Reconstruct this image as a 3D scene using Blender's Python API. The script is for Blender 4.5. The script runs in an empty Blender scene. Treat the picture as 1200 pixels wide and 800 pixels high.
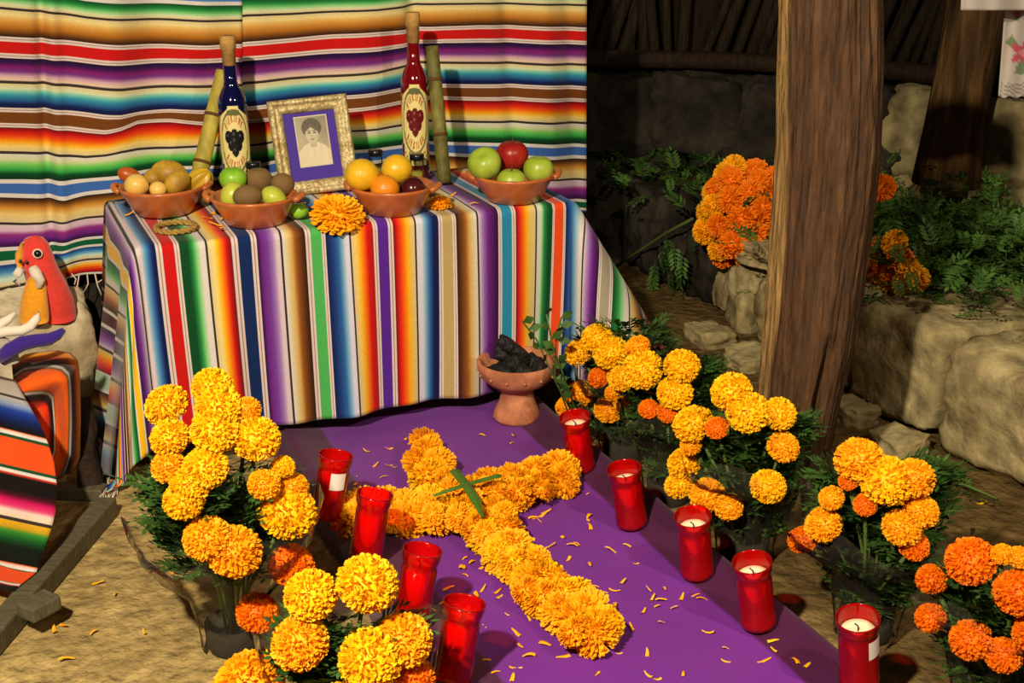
import bpy, bmesh, math, random
from mathutils import Vector, Matrix, noise, Euler
R = math.radians
rnd = random.Random(7)
COL = bpy.context.scene.collection
SC = bpy.context.scene

# ------------------------------------------------------------------ camera
CAMH, PITCH, YAW, FPX = 1.36, R(20), R(23.5), 1500.0
cd = bpy.data.cameras.new('camera'); cd.sensor_width = 36.0; cd.lens = 36.0*FPX/1200.0
cam = bpy.data.objects.new('camera', cd); COL.objects.link(cam)
cam.location = (0, 0, CAMH); cam.rotation_euler = (R(90)-PITCH, 0, -YAW)
SC.camera = cam
# ------------------------------------------------------------------ world and lamps
w = bpy.data.worlds.new('night'); SC.world = w; w.use_nodes = True
w.node_tree.nodes['Background'].inputs[0].default_value = (0.9, 0.75, 0.55, 1)
w.node_tree.nodes['Background'].inputs[1].default_value = 0.02
def spot(name, loc, target, energy, color, size, blend, rad):
    l = bpy.data.lights.new(name, 'SPOT'); l.energy = energy; l.color = color
    l.spot_size = R(size); l.spot_blend = blend; l.shadow_soft_size = rad
    o = bpy.data.objects.new(name, l); COL.objects.link(o); o.location = loc
    o.rotation_euler = (Vector(target)-Vector(loc)).to_track_quat('-Z', 'Y').to_euler()
    return o
spot('lamp_key', (-0.60, 0.40, 2.25), (0.62, 2.5, 0.25), 320, (1.0, 0.85, 0.62), 88, 0.9, 0.05)
spot('lamp_side', (1.45, 0.0, 2.20), (1.75, 2.6, 0.2), 78, (1.0, 0.83, 0.58), 70, 0.8, 0.06)
SC.view_settings.view_transform = 'Standard'
SC.view_settings.look = 'None'
SC.view_settings.gamma = 1.0
SC.view_settings.use_curve_mapping = False
SC.view_settings.exposure = 0.68

# ------------------------------------------------------------------ helpers
FH = Vector((math.sin(YAW), math.cos(YAW), 0)); RT = Vector((math.cos(YAW), -math.sin(YAW), 0))
CP = Vector((0, 0, CAMH))
FW = FH*math.cos(PITCH)+Vector((0, 0, -math.sin(PITCH)))
UP = FH*math.sin(PITCH)+Vector((0, 0, math.cos(PITCH)))
def ray(px, py): return FW + RT*((px-600)/FPX) + UP*((400-py)/FPX)
def at_z(px, py, z):
    d = ray(px, py); return CP + d*((z-CAMH)/d.z)
def at_y(px, py, y):
    d = ray(px, py); return CP + d*(y/d.y)
def at_x(px, py, x):
    d = ray(px, py); return CP + d*(x/d.x)
def at_d(px, py, D):
    d = ray(px, py); return CP + d*(D/d.dot(FH))
def lin(c):
    return tuple(((v/255.0)/12.92 if v <= 10 else (((v/255.0)+0.055)/1.055)**2.4) for v in c)
def c4(c): return lin(c)+(1.0,)

def mesh(name, verts, faces, mat=None, parent=None, smooth=True, cols=None):
    me = bpy.data.meshes.new(name); me.from_pydata([tuple(v) for v in verts], [], faces)
    if smooth: me.polygons.foreach_set('use_smooth', [True]*len(me.polygons))
    if cols:
        a = me.color_attributes.new('Col', 'FLOAT_COLOR', 'POINT')
        flat = []
        for c in cols: flat += [c[0], c[1], c[2], 1.0]
        a.data.foreach_set('color', flat)
    if mat: me.materials.append(mat)
    me.update()
    return link(name, me, parent)
def link(name, me, parent=None, loc=None, rot=None, scale=None):
    o = bpy.data.objects.new(name, me); COL.objects.link(o)
    if parent: o.parent = parent
    if loc is not None: o.location = loc
    if rot is not None: o.rotation_euler = rot
    if scale is not None: o.scale = scale if not isinstance(scale, (int, float)) else (scale,)*3
    return o
def tag(o, label, cat, group=None, kind=None):
    if label: o['label'] = label
    if cat: o['category'] = cat
    if group: o['group'] = group
    if kind: o['kind'] = kind
    return o
def empty(name, loc, label=None, cat=None, group=None, rz=0):
    o = bpy.data.objects.new(name, None); COL.objects.link(o); o.location = loc
    o.rotation_euler = (0, 0, rz); o.empty_display_size = 0.05
    if label: tag(o, label, cat, group)
    return o
def struct(o): o['kind'] = 'structure'; return o

class MB:
    def __init__(s): s.v = []; s.f = []; s.c = []
    def add(s, vs, fs, col=None):
        b = len(s.v); s.v += [Vector(v) for v in vs]; s.f += [tuple(i+b for i in f) for f in fs]
        s.c += [col or (1, 1, 1)]*len(vs)
    def box(s, c, d, rot=None, col=None):
        x, y, z = d[0]/2, d[1]/2, d[2]/2; c = Vector(c)
        vs = [Vector((a*x, b*y, e*z)) for a in (-1, 1) for b in (-1, 1) for e in (-1, 1)]
        if rot is not None:
            m = Euler(rot).to_matrix(); vs = [m @ v for v in vs]
        s.add([v+c for v in vs], [(0, 1, 3, 2), (4, 6, 7, 5), (0, 4, 5, 1), (2, 3, 7, 6), (0, 2, 6, 4), (1, 5, 7, 3)], col)
    def lathe(s, prof, n=32, c=(0, 0, 0), col=None, m=None):
        c = Vector(c); vs = []; fs = []
        for (r, z) in prof:
            for i in range(n):
                a = 2*math.pi*i/n; p = Vector((r*math.cos(a), r*math.sin(a), z))
                vs.append((m @ p if m else p)+c)
        k = len(prof)
        for j in range(k-1):
            for i in range(n):
                fs.append((j*n+i, j*n+(i+1) % n, (j+1)*n+(i+1) % n, (j+1)*n+i))
        if prof[0][0] > 1e-5: fs.append(tuple(reversed(range(n))))
        if prof[-1][0] > 1e-5: fs.append(tuple(range((k-1)*n, k*n)))
        s.add(vs, fs, col)
    def tube(s, pts, rad, n=8, col=None, cap=True):
        pts = [Vector(p) for p in pts]; k = len(pts); vs = []; fs = []
        rr = rad if isinstance(rad, (list, tuple)) else [rad]*k
        for j in range(k):
            t = (pts[min(j+1, k-1)]-pts[max(j-1, 0)]).normalized()
            a = Vector((0, 0, 1)) if abs(t.z) < 0.9 else Vector((1, 0, 0))
            e1 = t.cross(a).normalized(); e2 = t.cross(e1)
            for i in range(n):
                an = 2*math.pi*i/n; vs.append(pts[j]+(e1*math.cos(an)+e2*math.sin(an))*rr[j])
        for j in range(k-1):
            for i in range(n):
                fs.append((j*n+i, j*n+(i+1) % n, (j+1)*n+(i+1) % n, (j+1)*n+i))
        if cap: fs.append(tuple(reversed(range(n)))); fs.append(tuple(range((k-1)*n, k*n)))
        s.add(vs, fs, col)
    def build(s, name, mat, parent=None, smooth=True, cols=False):
        return mesh(name, s.v, s.f, mat, parent, smooth, s.c if cols else None)
def grid_faces(nr, nc): return [(r*nc+c, r*nc+c+1, (r+1)*nc+c+1, (r+1)*nc+c) for r in range(nr-1) for c in range(nc-1)]
def solid(o, t):
    m = o.modifiers.new('thickness', 'SOLIDIFY'); m.thickness = t; m.offset = 0; return o
def bevel(o, wd=0.003, n=2):
    m = o.modifiers.new('bevel', 'BEVEL'); m.width = wd; m.segments = n; m.limit_method = 'ANGLE'; return o
def fn(p, s=1.0, seed=0.0): return noise.noise(Vector((p[0]*s+seed*13.7, p[1]*s-seed*7.3, p[2]*s+seed*3.1)))
def lerp(a, b, t): return a+(b-a)*t
def interp(xs, ys, x):
    if x <= xs[0]:
        return ys[0]+(ys[1]-ys[0])*(x-xs[0])/(xs[1]-xs[0]) if len(xs) > 1 else ys[0]
    for i in range(len(xs)-1):
        if x <= xs[i+1]:
            return ys[i]+(ys[i+1]-ys[i])*(x-xs[i])/(xs[i+1]-xs[i])
    return ys[-1]+(ys[-1]-ys[-2])*(x-xs[-1])/(xs[-1]-xs[-2])

# ------------------------------------------------------------------ materials
def mat(name, col, rough=0.6, spec=0.4, metal=0.0, coat=0.0, vary=0.0, vscale=8.0, bump=0.0, bscale=30.0, stretch=(1, 1, 1), col2=None, sub=0.0, trans=0.0, attr=False, sheen=0.0):
    m = bpy.data.materials.new(name); m.use_nodes = True; nt = m.node_tree; N = nt.nodes; L = nt.links
    b = N['Principled BSDF']; b.inputs['Roughness'].default_value = rough
    b.inputs['Specular IOR Level'].default_value = spec; b.inputs['Metallic'].default_value = metal
    b.inputs['Coat Weight'].default_value = coat; b.inputs['Coat Roughness'].default_value = 0.06
    if sheen: b.inputs['Sheen Weight'].default_value = sheen
    if trans: b.inputs['Transmission Weight'].default_value = trans
    cc = c4(col); b.inputs['Base Color'].default_value = cc
    tc = N.new('ShaderNodeTexCoord'); mp = N.new('ShaderNodeMapping'); mp.inputs['Scale'].default_value = stretch
    L.new(tc.outputs['Object'], mp.inputs['Vector'])
    src = None
    if attr:
        at = N.new('ShaderNodeAttribute'); at.attribute_name = 'Col'; src = at.outputs['Color']
    if vary or col2:
        nz = N.new('ShaderNodeTexNoise'); nz.inputs['Scale'].default_value = vscale; nz.inputs['Detail'].default_value = 5
        L.new(mp.outputs['Vector'], nz.inputs['Vector'])
        if col2:
            rp = N.new('ShaderNodeValToRGB'); rp.color_ramp.elements[0].position = 0.35; rp.color_ramp.elements[1].position = 0.65
            rp.color_ramp.elements[0].color = cc; rp.color_ramp.elements[1].color = c4(col2)
            L.new(nz.outputs['Fac'], rp.inputs['Fac']); src = rp.outputs['Color']
        if vary:
            mr = N.new('ShaderNodeMapRange'); mr.inputs['From Min'].default_value = 0.3; mr.inputs['From Max'].default_value = 0.7
            mr.inputs['To Min'].default_value = 1-vary; mr.inputs['To Max'].default_value = 1+vary*0.6
            n2 = N.new('ShaderNodeTexNoise'); n2.inputs['Scale'].default_value = vscale*2.7; n2.inputs['Detail'].default_value = 4
            L.new(mp.outputs['Vector'], n2.inputs['Vector']); L.new(n2.outputs['Fac'], mr.inputs['Value'])
            mx = N.new('ShaderNodeMix'); mx.data_type = 'RGBA'; mx.blend_type = 'MULTIPLY'; mx.inputs[0].default_value = 1
            if src: L.new(src, mx.inputs[6])
            else: mx.inputs[6].default_value = cc
            L.new(mr.outputs['Result'], mx.inputs[7]); src = mx.outputs[2]
    if src: L.new(src, b.inputs['Base Color'])
    if bump:
        n3 = N.new('ShaderNodeTexNoise'); n3.inputs['Scale'].default_value = bscale; n3.inputs['Detail'].default_value = 8
        L.new(mp.outputs['Vector'], n3.inputs['Vector'])
        bp = N.new('ShaderNodeBump'); bp.inputs['Strength'].default_value = bump; bp.inputs['Distance'].default_value = 0.02
        L.new(n3.outputs['Fac'], bp.inputs['Height']); L.new(bp.outputs['Normal'], b.inputs['Normal'])
    if sub:
        b.inputs['Subsurface Weight'].default_value = sub; b.inputs['Subsurface Radius'].default_value = (0.01, 0.005, 0.003)
    return m
def clear(name, tint, gloss=0.12, rough=0.05, body=None, bodyfac=0.0):
    """thin clear film or glass: tinted transparent, fresnel gloss, optional diffuse share"""
    m = bpy.data.materials.new(name); m.use_nodes = True; nt = m.node_tree; N = nt.nodes; L = nt.links
    N.remove(N['Principled BSDF']); out = N['Material Output']
    t = N.new('ShaderNodeBsdfTransparent'); t.inputs[0].default_value = tint+(1,)
    g = N.new('ShaderNodeBsdfGlossy'); g.inputs['Roughness'].default_value = rough
    lw = N.new('ShaderNodeLayerWeight'); lw.inputs['Blend'].default_value = gloss
    last = t.outputs[0]
    if body:
        d = N.new('ShaderNodeBsdfPrincipled'); d.inputs['Base Color'].default_value = body+(1,); d.inputs['Roughness'].default_value = 0.15
        mm = N.new('ShaderNodeMixShader'); mm.inputs[0].default_value = bodyfac
        L.new(last, mm.inputs[1]); L.new(d.outputs[0], mm.inputs[2]); last = mm.outputs[0]
    mx = N.new('ShaderNodeMixShader'); L.new(lw.outputs['Fresnel'], mx.inputs[0])
    L.new(last, mx.inputs[1]); L.new(g.outputs[0], mx.inputs[2]); L.new(mx.outputs[0], out.inputs[0])
    return m
M = {}
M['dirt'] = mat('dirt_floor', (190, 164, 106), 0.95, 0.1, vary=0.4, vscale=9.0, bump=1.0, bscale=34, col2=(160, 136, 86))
M['stone'] = mat('limestone', (184, 168, 122), 0.9, 0.15, vary=0.45, vscale=7, bump=1.0, bscale=14, col2=(140, 124, 86))
M['white_stone'] = mat('pale_limestone', (226, 214, 180), 0.9, 0.15, vary=0.3, vscale=9, bump=0.8, bscale=18, col2=(168, 152, 116))
M['dark_stone'] = mat('dark_shaded_stone', (62, 56, 47), 0.9, 0.15, vary=0.5, vscale=6, bump=0.7, bscale=18, col2=(34, 31, 27))  # dark tone also puts the hut's interior gloom into the stone colour
M['soil'] = mat('bench_soil', (104, 88, 58), 0.95, 0.1, vary=0.4, vscale=9, bump=0.7, bscale=40, col2=(78, 66, 44))
M['post'] = mat('post_wood', (120, 84, 50), 0.75, 0.25, vary=0.45, vscale=9, bump=0.9, bscale=16, stretch=(4, 4, 0.5), attr=True)
M['dark_wood'] = mat('dark_wood', (46, 32, 22), 0.8, 0.2, vary=0.4, vscale=12, bump=0.6, bscale=20, stretch=(2, 2, 0.3))
M['stick'] = mat('stick_wood', (50, 40, 28), 0.85, 0.2, vary=0.5, vscale=14, bump=0.5, bscale=30, stretch=(2, 2, 0.3))
M['bgpost'] = mat('rear_post_wood', (140, 104, 62), 0.8, 0.2, vary=0.5, vscale=8, bump=0.9, bscale=16, stretch=(2, 2, 0.25), col2=(62, 44, 28))
M['grey_wood'] = mat('grey_green_wood', (92, 86, 66), 0.6, 0.3, vary=0.25, vscale=10, bump=0.25, bscale=40, stretch=(3, 1, 1))
M['table_wood'] = mat('table_wood', (96, 66, 40), 0.7, 0.3, vary=0.3, vscale=10)
M['serape'] = mat('serape_weave', (255, 255, 255), 0.85, 0.1, attr=True, vary=0.07, vscale=60, bump=0.10, bscale=260, sheen=0.1)
M['paint'] = mat('printed', (255, 255, 255), 0.45, 0.3, attr=True)
M['purple'] = mat('purple_satin', (92, 26, 132), 0.55, 0.35, attr=True, vary=0.10, vscale=3, bump=0.12, bscale=9, sheen=0.15)
M['fringe'] = mat('cotton_fringe', (214, 200, 180), 0.9, 0.1)
M['terracotta'] = mat('glazed_terracotta', (204, 118, 62), 0.28, 0.5, vary=0.25, vscale=9, coat=0.25, col2=(180, 96, 48))
M['clay'] = mat('raw_clay', (208, 138, 100), 0.75, 0.25, vary=0.3, vscale=12, bump=0.15, bscale=40, col2=(180, 108, 74))
M['charcoal'] = mat('charcoal', (26, 26, 26), 0.6, 0.4, vary=0.4, vscale=30, bump=0.7, bscale=50)
M['wax'] = mat('cream_wax', (246, 226, 190), 0.5, 0.3, sub=0.2)
M['redwax'] = mat('red_wax', (255, 30, 24), 0.35, 0.4, sub=0.1)
M['wick'] = mat('wick', (40, 40, 60), 0.9, 0.1)
M['redglass'] = clear('red_glass', (0.95, 0.16, 0.13), 0.22, 0.05, lin((240, 14, 12)), 0.30)
M['sticker'] = mat('paper_sticker', (235, 225, 215), 0.6, 0.2)
M['sleeve'] = clear('cellophane', (0.97, 0.96, 0.93), 0.045, 0.10, (0.6, 0.55, 0.42), 0.04)
M['pane'] = clear('pane_glass', (0.97, 0.97, 0.97), 0.05, 0.03)
M['clearglass'] = clear('jar_glass', (0.8, 0.85, 0.8), 0.15, 0.03)
M['yellow'] = mat('marigold_yellow', (255, 200, 16), 0.6, 0.2, vary=0.12, vscale=3, col2=(255, 186, 10))
M['amber'] = mat('marigold_amber', (255, 184, 18), 0.6, 0.2, vary=0.15, vscale=3, col2=(255, 166, 10))
M['orange'] = mat('marigold_orange', (250, 138, 6), 0.6, 0.2, vary=0.2, vscale=3, col2=(244, 112, 4))
M['petal'] = mat('petal_orange', (255, 186, 30), 0.6, 0.2)
M['leaf'] = mat('marigold_leaf', (76, 116, 48), 0.55, 0.35, vary=0.4, vscale=14, col2=(46, 80, 30))
M['leaf2'] = mat('cut_greens', (84, 122, 50), 0.6, 0.3, vary=0.4, vscale=10, col2=(52, 84, 32))
M['stem'] = mat('stem_green', (86, 110, 48), 0.6, 0.3)
M['palm'] = mat('palm_leaf', (70, 112, 36), 0.45, 0.4, vary=0.2, vscale=20)
M['gold'] = mat('gilt_frame', (176, 152, 96), 0.45, 0.5, metal=0.35, vary=0.35, vscale=40, bump=0.35, bscale=90, col2=(214, 198, 150))
M['violetmat'] = mat('violet_card', (70, 44, 158), 0.6, 0.3)
M['bluebottle'] = mat('cobalt_glass', (10, 12, 60), 0.06, 0.6, coat=0.6)
M['redbottle'] = mat('ruby_glass', (112, 6, 16), 0.06, 0.6, coat=0.6)
M['cork'] = mat('cork', (190, 146, 84), 0.8, 0.2, vary=0.3, vscale=30)
M['cane'] = mat('sugarcane', (188, 170, 70), 0.55, 0.3, vary=0.35, vscale=12, stretch=(1, 1, 0.6), col2=(166, 150, 52))
M['cane2'] = mat('sugarcane_green', (122, 116, 52), 0.6, 0.3, vary=0.5, vscale=14, stretch=(1, 1, 0.6), col2=(86, 80, 38))
M['cane_node'] = mat('cane_node', (92, 62, 34), 0.8, 0.2)
M['black_cap'] = mat('black_cap', (16, 16, 26), 0.25, 0.5)
M['rope'] = mat('straw_ring', (166, 132, 66), 0.8, 0.2, vary=0.3, vscale=40)
M['felt_red'] = mat('red_felt', (224, 66, 56), 0.95, 0.1, vary=0.12, vscale=40, sheen=0.4)
M['felt_yellow'] = mat('yellow_felt', (236, 158, 36), 0.95, 0.1, vary=0.12, vscale=40, sheen=0.4)
M['felt_white'] = mat('white_felt', (226, 214, 196), 0.95, 0.1, sheen=0.3)
M['felt_purple'] = mat('purple_felt', (58, 36, 130), 0.95, 0.1, sheen=0.3)
M['felt_grey'] = mat('grey_felt', (170, 156, 146), 0.95, 0.1, sheen=0.3)
M['black'] = mat('black_bead', (12, 12, 12), 0.3, 0.5)

# ------------------------------------------------------------------ setting
VF, VB, UL, UR, ZT = 2.87, 3.34, 0.335, 1.405, 0.58      # table outline
ZC = 0.05                                               # purple cloth level
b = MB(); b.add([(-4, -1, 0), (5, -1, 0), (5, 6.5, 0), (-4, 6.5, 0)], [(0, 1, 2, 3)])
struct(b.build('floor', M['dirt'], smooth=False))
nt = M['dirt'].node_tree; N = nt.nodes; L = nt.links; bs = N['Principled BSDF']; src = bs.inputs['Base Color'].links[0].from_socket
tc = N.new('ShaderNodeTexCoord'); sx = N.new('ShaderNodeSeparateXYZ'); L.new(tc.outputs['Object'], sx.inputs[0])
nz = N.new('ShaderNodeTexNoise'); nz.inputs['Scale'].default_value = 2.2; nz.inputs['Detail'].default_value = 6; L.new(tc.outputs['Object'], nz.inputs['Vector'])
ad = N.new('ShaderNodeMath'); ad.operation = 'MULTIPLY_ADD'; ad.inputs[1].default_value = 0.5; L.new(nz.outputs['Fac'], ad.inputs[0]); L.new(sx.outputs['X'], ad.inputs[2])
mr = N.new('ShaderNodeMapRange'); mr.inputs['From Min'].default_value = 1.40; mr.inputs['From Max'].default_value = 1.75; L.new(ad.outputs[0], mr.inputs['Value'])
mx = N.new('ShaderNodeMix'); mx.data_type = 'RGBA'; mx.blend_type = 'MULTIPLY'; L.new(mr.outputs[0], mx.inputs[0]); L.new(src, mx.inputs[6]); mx.inputs[7].default_value = (0.34, 0.30, 0.27, 1); L.new(mx.outputs[2], bs.inputs['Base Color'])  # tints dirt darker towards +X: dark path earth plus painted-in dimness

def rock_mesh(name, dims, seed, rough=0.10, power=4.0, cuts=15, m=None):
    bm = bmesh.new(); bmesh.ops.create_cube(bm, size=2.0)
    bmesh.ops.subdivide_edges(bm, edges=bm.edges[:], cuts=cuts, use_grid_fill=True)
    rgp = random.Random(int(seed*17)+3); planes = []
    for _ in range(9):
        pn = Vector((rgp.gauss(0, 1), rgp.gauss(0, 1), rgp.gauss(0, 1))).normalized(); planes.append((pn, (abs(pn.x)+abs(pn.y)+abs(pn.z))*rgp.uniform(0.72, 0.90)))
    for v in bm.verts:
        p = v.co; n = (abs(p.x)**power+abs(p.y)**power+abs(p.z)**power)**(1/power)
        q = p/n
        for pn, pd in planes:
            ex = pn.dot(q)-pd
            if ex > 0: q = q-pn*ex
        k = 1+rough*1.5*fn(q, 1.1, seed)+rough*0.9*fn(q, 2.6, seed+5)+rough*0.45*fn(q, 6.0, seed+9)+rough*0.3*fn(q, 13.0, seed+2)-rough*0.8*max(0, 0.25-abs(fn(q, 1.7, seed+20)))
        v.co = Vector((q.x*dims[0]/2*k, q.y*dims[1]/2*k, q.z*dims[2]/2*k))
    me = bpy.data.meshes.new(name); bm.to_mesh(me); bm.free()
    me.polygons.foreach_set('use_smooth', [True]*len(me.polygons))
    if m: me.materials.append(m)
    return me
# stone bench along the right: core plus every stone
bench = struct(empty('wall_right', (2.3, 3.0, 0)))
bb = MB(); bb.box((0.75, 0, 0.13), (1.15, 3.6, 0.26)); bb.build('bench_core', M['soil'], bench, False)
def stone(parent, c, d, seed, m='stone', rz=0.0, power=8.0, rough=0.11):
    return link('stone', rock_mesh('stone', d, seed, rough, power, m=M[m]), parent, Vector(c)-parent.location, (0.05*math.sin(seed), 0.05*math.cos(seed*2), rz))
stone(bench, (2.37, 2.475, 0.145), (0.42, 0.34, 0.31), 1, rough=0.055, power=22)
stone(bench, (2.36, 2.085, 0.14), (0.42, 0.37, 0.30), 2, rough=0.06, power=18, rz=0.08)
stone(bench, (2.36, 1.68, 0.14), (0.42, 0.38, 0.30), 3)
stone(bench, (2.29, 2.73, 0.22), (0.24, 0.15, 0.14), 4)
stone(bench, (2.29, 2.74, 0.075), (0.24, 0.17, 0.14), 5)
stone(bench, (2.30, 2.90, 0.15), (0.26, 0.18, 0.28), 6)
stone(bench, (2.31, 3.08, 0.10), (0.24, 0.18, 0.20), 7)
stone(bench, (2.29, 3.25, 0.10), (0.20, 0.15, 0.22), 8)
stone(bench, (2.31, 3.39, 0.09), (0.20, 0.12, 0.18), 9)
stone(bench, (2.33, 3.25, 0.26), (0.30, 0.34, 0.08), 10, rough=0.12)
stone(bench, (2.34, 3.54, 0.13), (0.24, 0.18, 0.26), 11, 'dark_stone')  # from here the far stones carry interior shade in their colour
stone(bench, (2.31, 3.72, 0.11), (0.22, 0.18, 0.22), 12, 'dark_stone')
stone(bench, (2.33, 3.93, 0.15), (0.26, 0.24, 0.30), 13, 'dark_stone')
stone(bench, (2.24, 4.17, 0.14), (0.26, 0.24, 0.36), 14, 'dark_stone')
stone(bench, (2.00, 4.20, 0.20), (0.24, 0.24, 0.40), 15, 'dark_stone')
stone(bench, (2.86, 2.34, 0.24), (0.50, 0.55, 0.09), 16, rough=0.08)
for k in range(5):
    stone(bench, (2.05+0.05*rnd.random(), 2.30+0.22*k, 0.015), (0.10+0.05*rnd.random(), 0.14, 0.07), 30+k)
# rear wall of the hut: stone footing, sticks above
rear = struct(empty('wall_back_hut', (2.5, 4.6, 0)))
poly = [Vector(p) for p in ((1.55, 4.78, 0), (2.15, 4.62, 0), (2.75, 4.25, 0), (3.2, 3.75, 0), (3.5, 3.2, 0), (3.7, 2.4, 0), (3.75, 1.7, 0))]
def along(t):
    t = max(0, min(0.9999, t))*(len(poly)-1); i = int(t); return poly[i].lerp(poly[i+1], t-i), (poly[i+1]-poly[i]).normalized()
nst = 13
for k in range(nst):
    p, d = along((k+0.5)/nst); an = math.atan2(d.y, d.x)
    for j in range(2):
        p2, d2 = along((k+0.5+(0.5 if j else 0))/nst)
        stone(rear, (p2.x, p2.y, 0.16+0.31*j+0.03*rnd.random()), (0.36, 0.26, 0.33), 50+k*2+j, 'dark_stone' if k < 6 else 'stone', math.atan2(d2.y, d2.x), rough=0.12)  # dark footing stones have the unlit interior painted into their tone
for k in range(80):
    p, d = along((k+0.5)/80); nrm = Vector((-d.y, d.x, 0))
    lean = 0.08*math.sin(k*1.7)+0.62*(1 if k % 12 < 7 else -0.10)
    base = p+nrm*(0.05*rnd.random()); r0 = 0.016+0.012*rnd.random()
    b = MB(); pts = []
    for j in range(6):
        z = 0.60+j*0.36; pts.append(base+d*(lean*(z-0.6)*0.5+0.012*math.sin(j*2+k))+nrm*0.012*math.cos(j+k)+Vector((0, 0, z))-rear.location)
    b.tube(pts, [r0*(1-0.04*j) for j in range(6)], 7); b.build('stick', M['stick'], rear)
b = MB(); vs = []
for k in range(25):
    p, d = along(k/24); q = p+Vector((-d.y, d.x, 0))*0.12-rear.location
    vs += [Vector((q.x, q.y, 0)), Vector((q.x, q.y, 2.6))]
b.add(vs, [(2*k, 2*k+2, 2*k+3, 2*k+1) for k in range(24)]); solid(b.build('dark_backing', M['dark_wood'], rear), 0.03)  # added dark sheet so the gaps between the sticks stay black
b = MB()
b.tube([along(t/12)[0]+Vector((0, 0, 0.70))-rear.location+Vector((-0.05, -0.06, 0)) for t in range(13)], 0.035, 8); b.build('cross_pole', M['dark_wood'], rear)
b = MB()
bgp = []
for (px, py) in ((1190, -260), (1165, -120), (1148, 0), (1132, 80), (1118, 150), (1108, 215)): bgp.append(at_d(px, py, 4.32))
b.tube([p-bgp[-1] for p in bgp], [0.105, 0.105, 0.10, 0.098, 0.10, 0.115], 18)
o = b.build('rear_post', M['bgpost']); o.location = bgp[-1]
tag(o, 'thick brown tree trunk post standing behind the cut greens', 'post')
# wall behind the altar and its stone ledge on the left
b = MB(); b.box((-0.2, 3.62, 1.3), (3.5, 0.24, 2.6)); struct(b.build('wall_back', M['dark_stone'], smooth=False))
b = MB(); b.box((1.62, 3.60, 1.3), (0.13, 0.15, 2.6)); o = struct(bevel(b.build('trim_1', M['dark_wood'], smooth=False), 0.012))
ledge = struct(empty('wall_left', (0.0, 3.35, 0)))
xx = 0.25
for k, (wd, hh) in enumerate(((0.36, 0.34), (0.34, 0.31), (0.40, 0.33), (0.42, 0.34))):
    stone(ledge, (xx-wd/2, 3.36, hh/2), (wd*1.04, 0.26, hh), 90+k, 'white_stone', rough=0.07, power=8); xx -= wd

# ------------------------------------------------------------------ post in front
rows = [(-80, 918, 1034), (0, 915, 1033), (90, 914, 1034), (180, 912, 1030), (260, 906, 1021), (330, 901, 1011), (400, 895, 1001), (460, 890, 985), (510, 888, 975), (560, 890, 968), (620, 896, 962), (655, 900, 962)]
ys = [r[0] for r in rows]; NR, NC = 150, 150; PD = 2.62
pv, pc = [], []
basec = None
for i in range(NR):
    y = lerp(-80, 640, i/(NR-1)); l = interp(ys, [r[1] for r in rows], y); rr = interp(ys, [r[2] for r in rows], y)
    pl, pr = at_d(l, y, PD), at_d(rr, y, PD); c = (pl+pr)/2; rad = (pr-pl).length/2
    if i == NR-1: c.z = min(c.z, 0.0)
    for j in range(NC):
        a = 2*math.pi*j/NC; dv = RT*math.cos(a)+FH*math.sin(a)
        g = 0.05*noise.noise(Vector((math.cos(a)*2.2, math.sin(a)*2.2, c.z*1.3)))+0.035*noise.noise(Vector((math.cos(a)*9, math.sin(a)*9, c.z*2.0)))
        rd = abs(noise.noise(Vector((math.cos(a)*4.5+c.z*0.25, math.sin(a)*4.5, c.z*0.55))))
        rd2 = abs(noise.noise(Vector((math.cos(a)*11, math.sin(a)*11+c.z*0.4, c.z*1.1+7))))
        g -= 0.12*max(0, 1-rd/0.045)+0.07*max(0, 1-rd2/0.07)-0.02*noise.noise(Vector((math.cos(a)*14, math.sin(a)*14, c.z*9)))
        k = 1+g
        ca = math.atan2(math.sin(a), math.cos(a))
        crack = math.exp(-((ca+1.35)/0.10)**2)*max(0, min(1, (0.46-c.z)/0.1))
        crack2 = 0.35*math.exp(-((ca+1.75+0.15*math.sin(c.z*3))/0.05)**2)
        k -= 0.42*crack+0.15*crack2
        pv.append(c+dv*rad*k)
        bare = max(0, min(1, (abs(ca)-2.58-0.35*noise.noise(Vector((c.z*2.5, 3, 1))))/0.18))*(0.75+0.5*noise.noise(Vector((math.cos(a)*8, math.sin(a)*8, c.z*3))))
        streak = 0.5+0.5*noise.noise(Vector((math.cos(a)*6, math.sin(a)*6, c.z*1.1)))
        base = [lerp(x, y2, streak) for x, y2 in zip(lin((62, 42, 27)), lin((100, 70, 45)))]
        tan = lin((178, 142, 86))
        pc.append(tuple(lerp(x, y2, bare) for x, y2 in zip(base, tan)))
pf = []
for i in range(NR-1):
    for j in range(NC): pf.append((i*NC+j, i*NC+(j+1) % NC, (i+1)*NC+(j+1) % NC, (i+1)*NC+j))
pf.append(tuple(range(NC)))
o = mesh('wooden_post', pv, pf, M['post'], None, True, pc)
tag(o, 'thick weathered wooden post between the potted marigolds, split near its foot', 'post')

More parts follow.
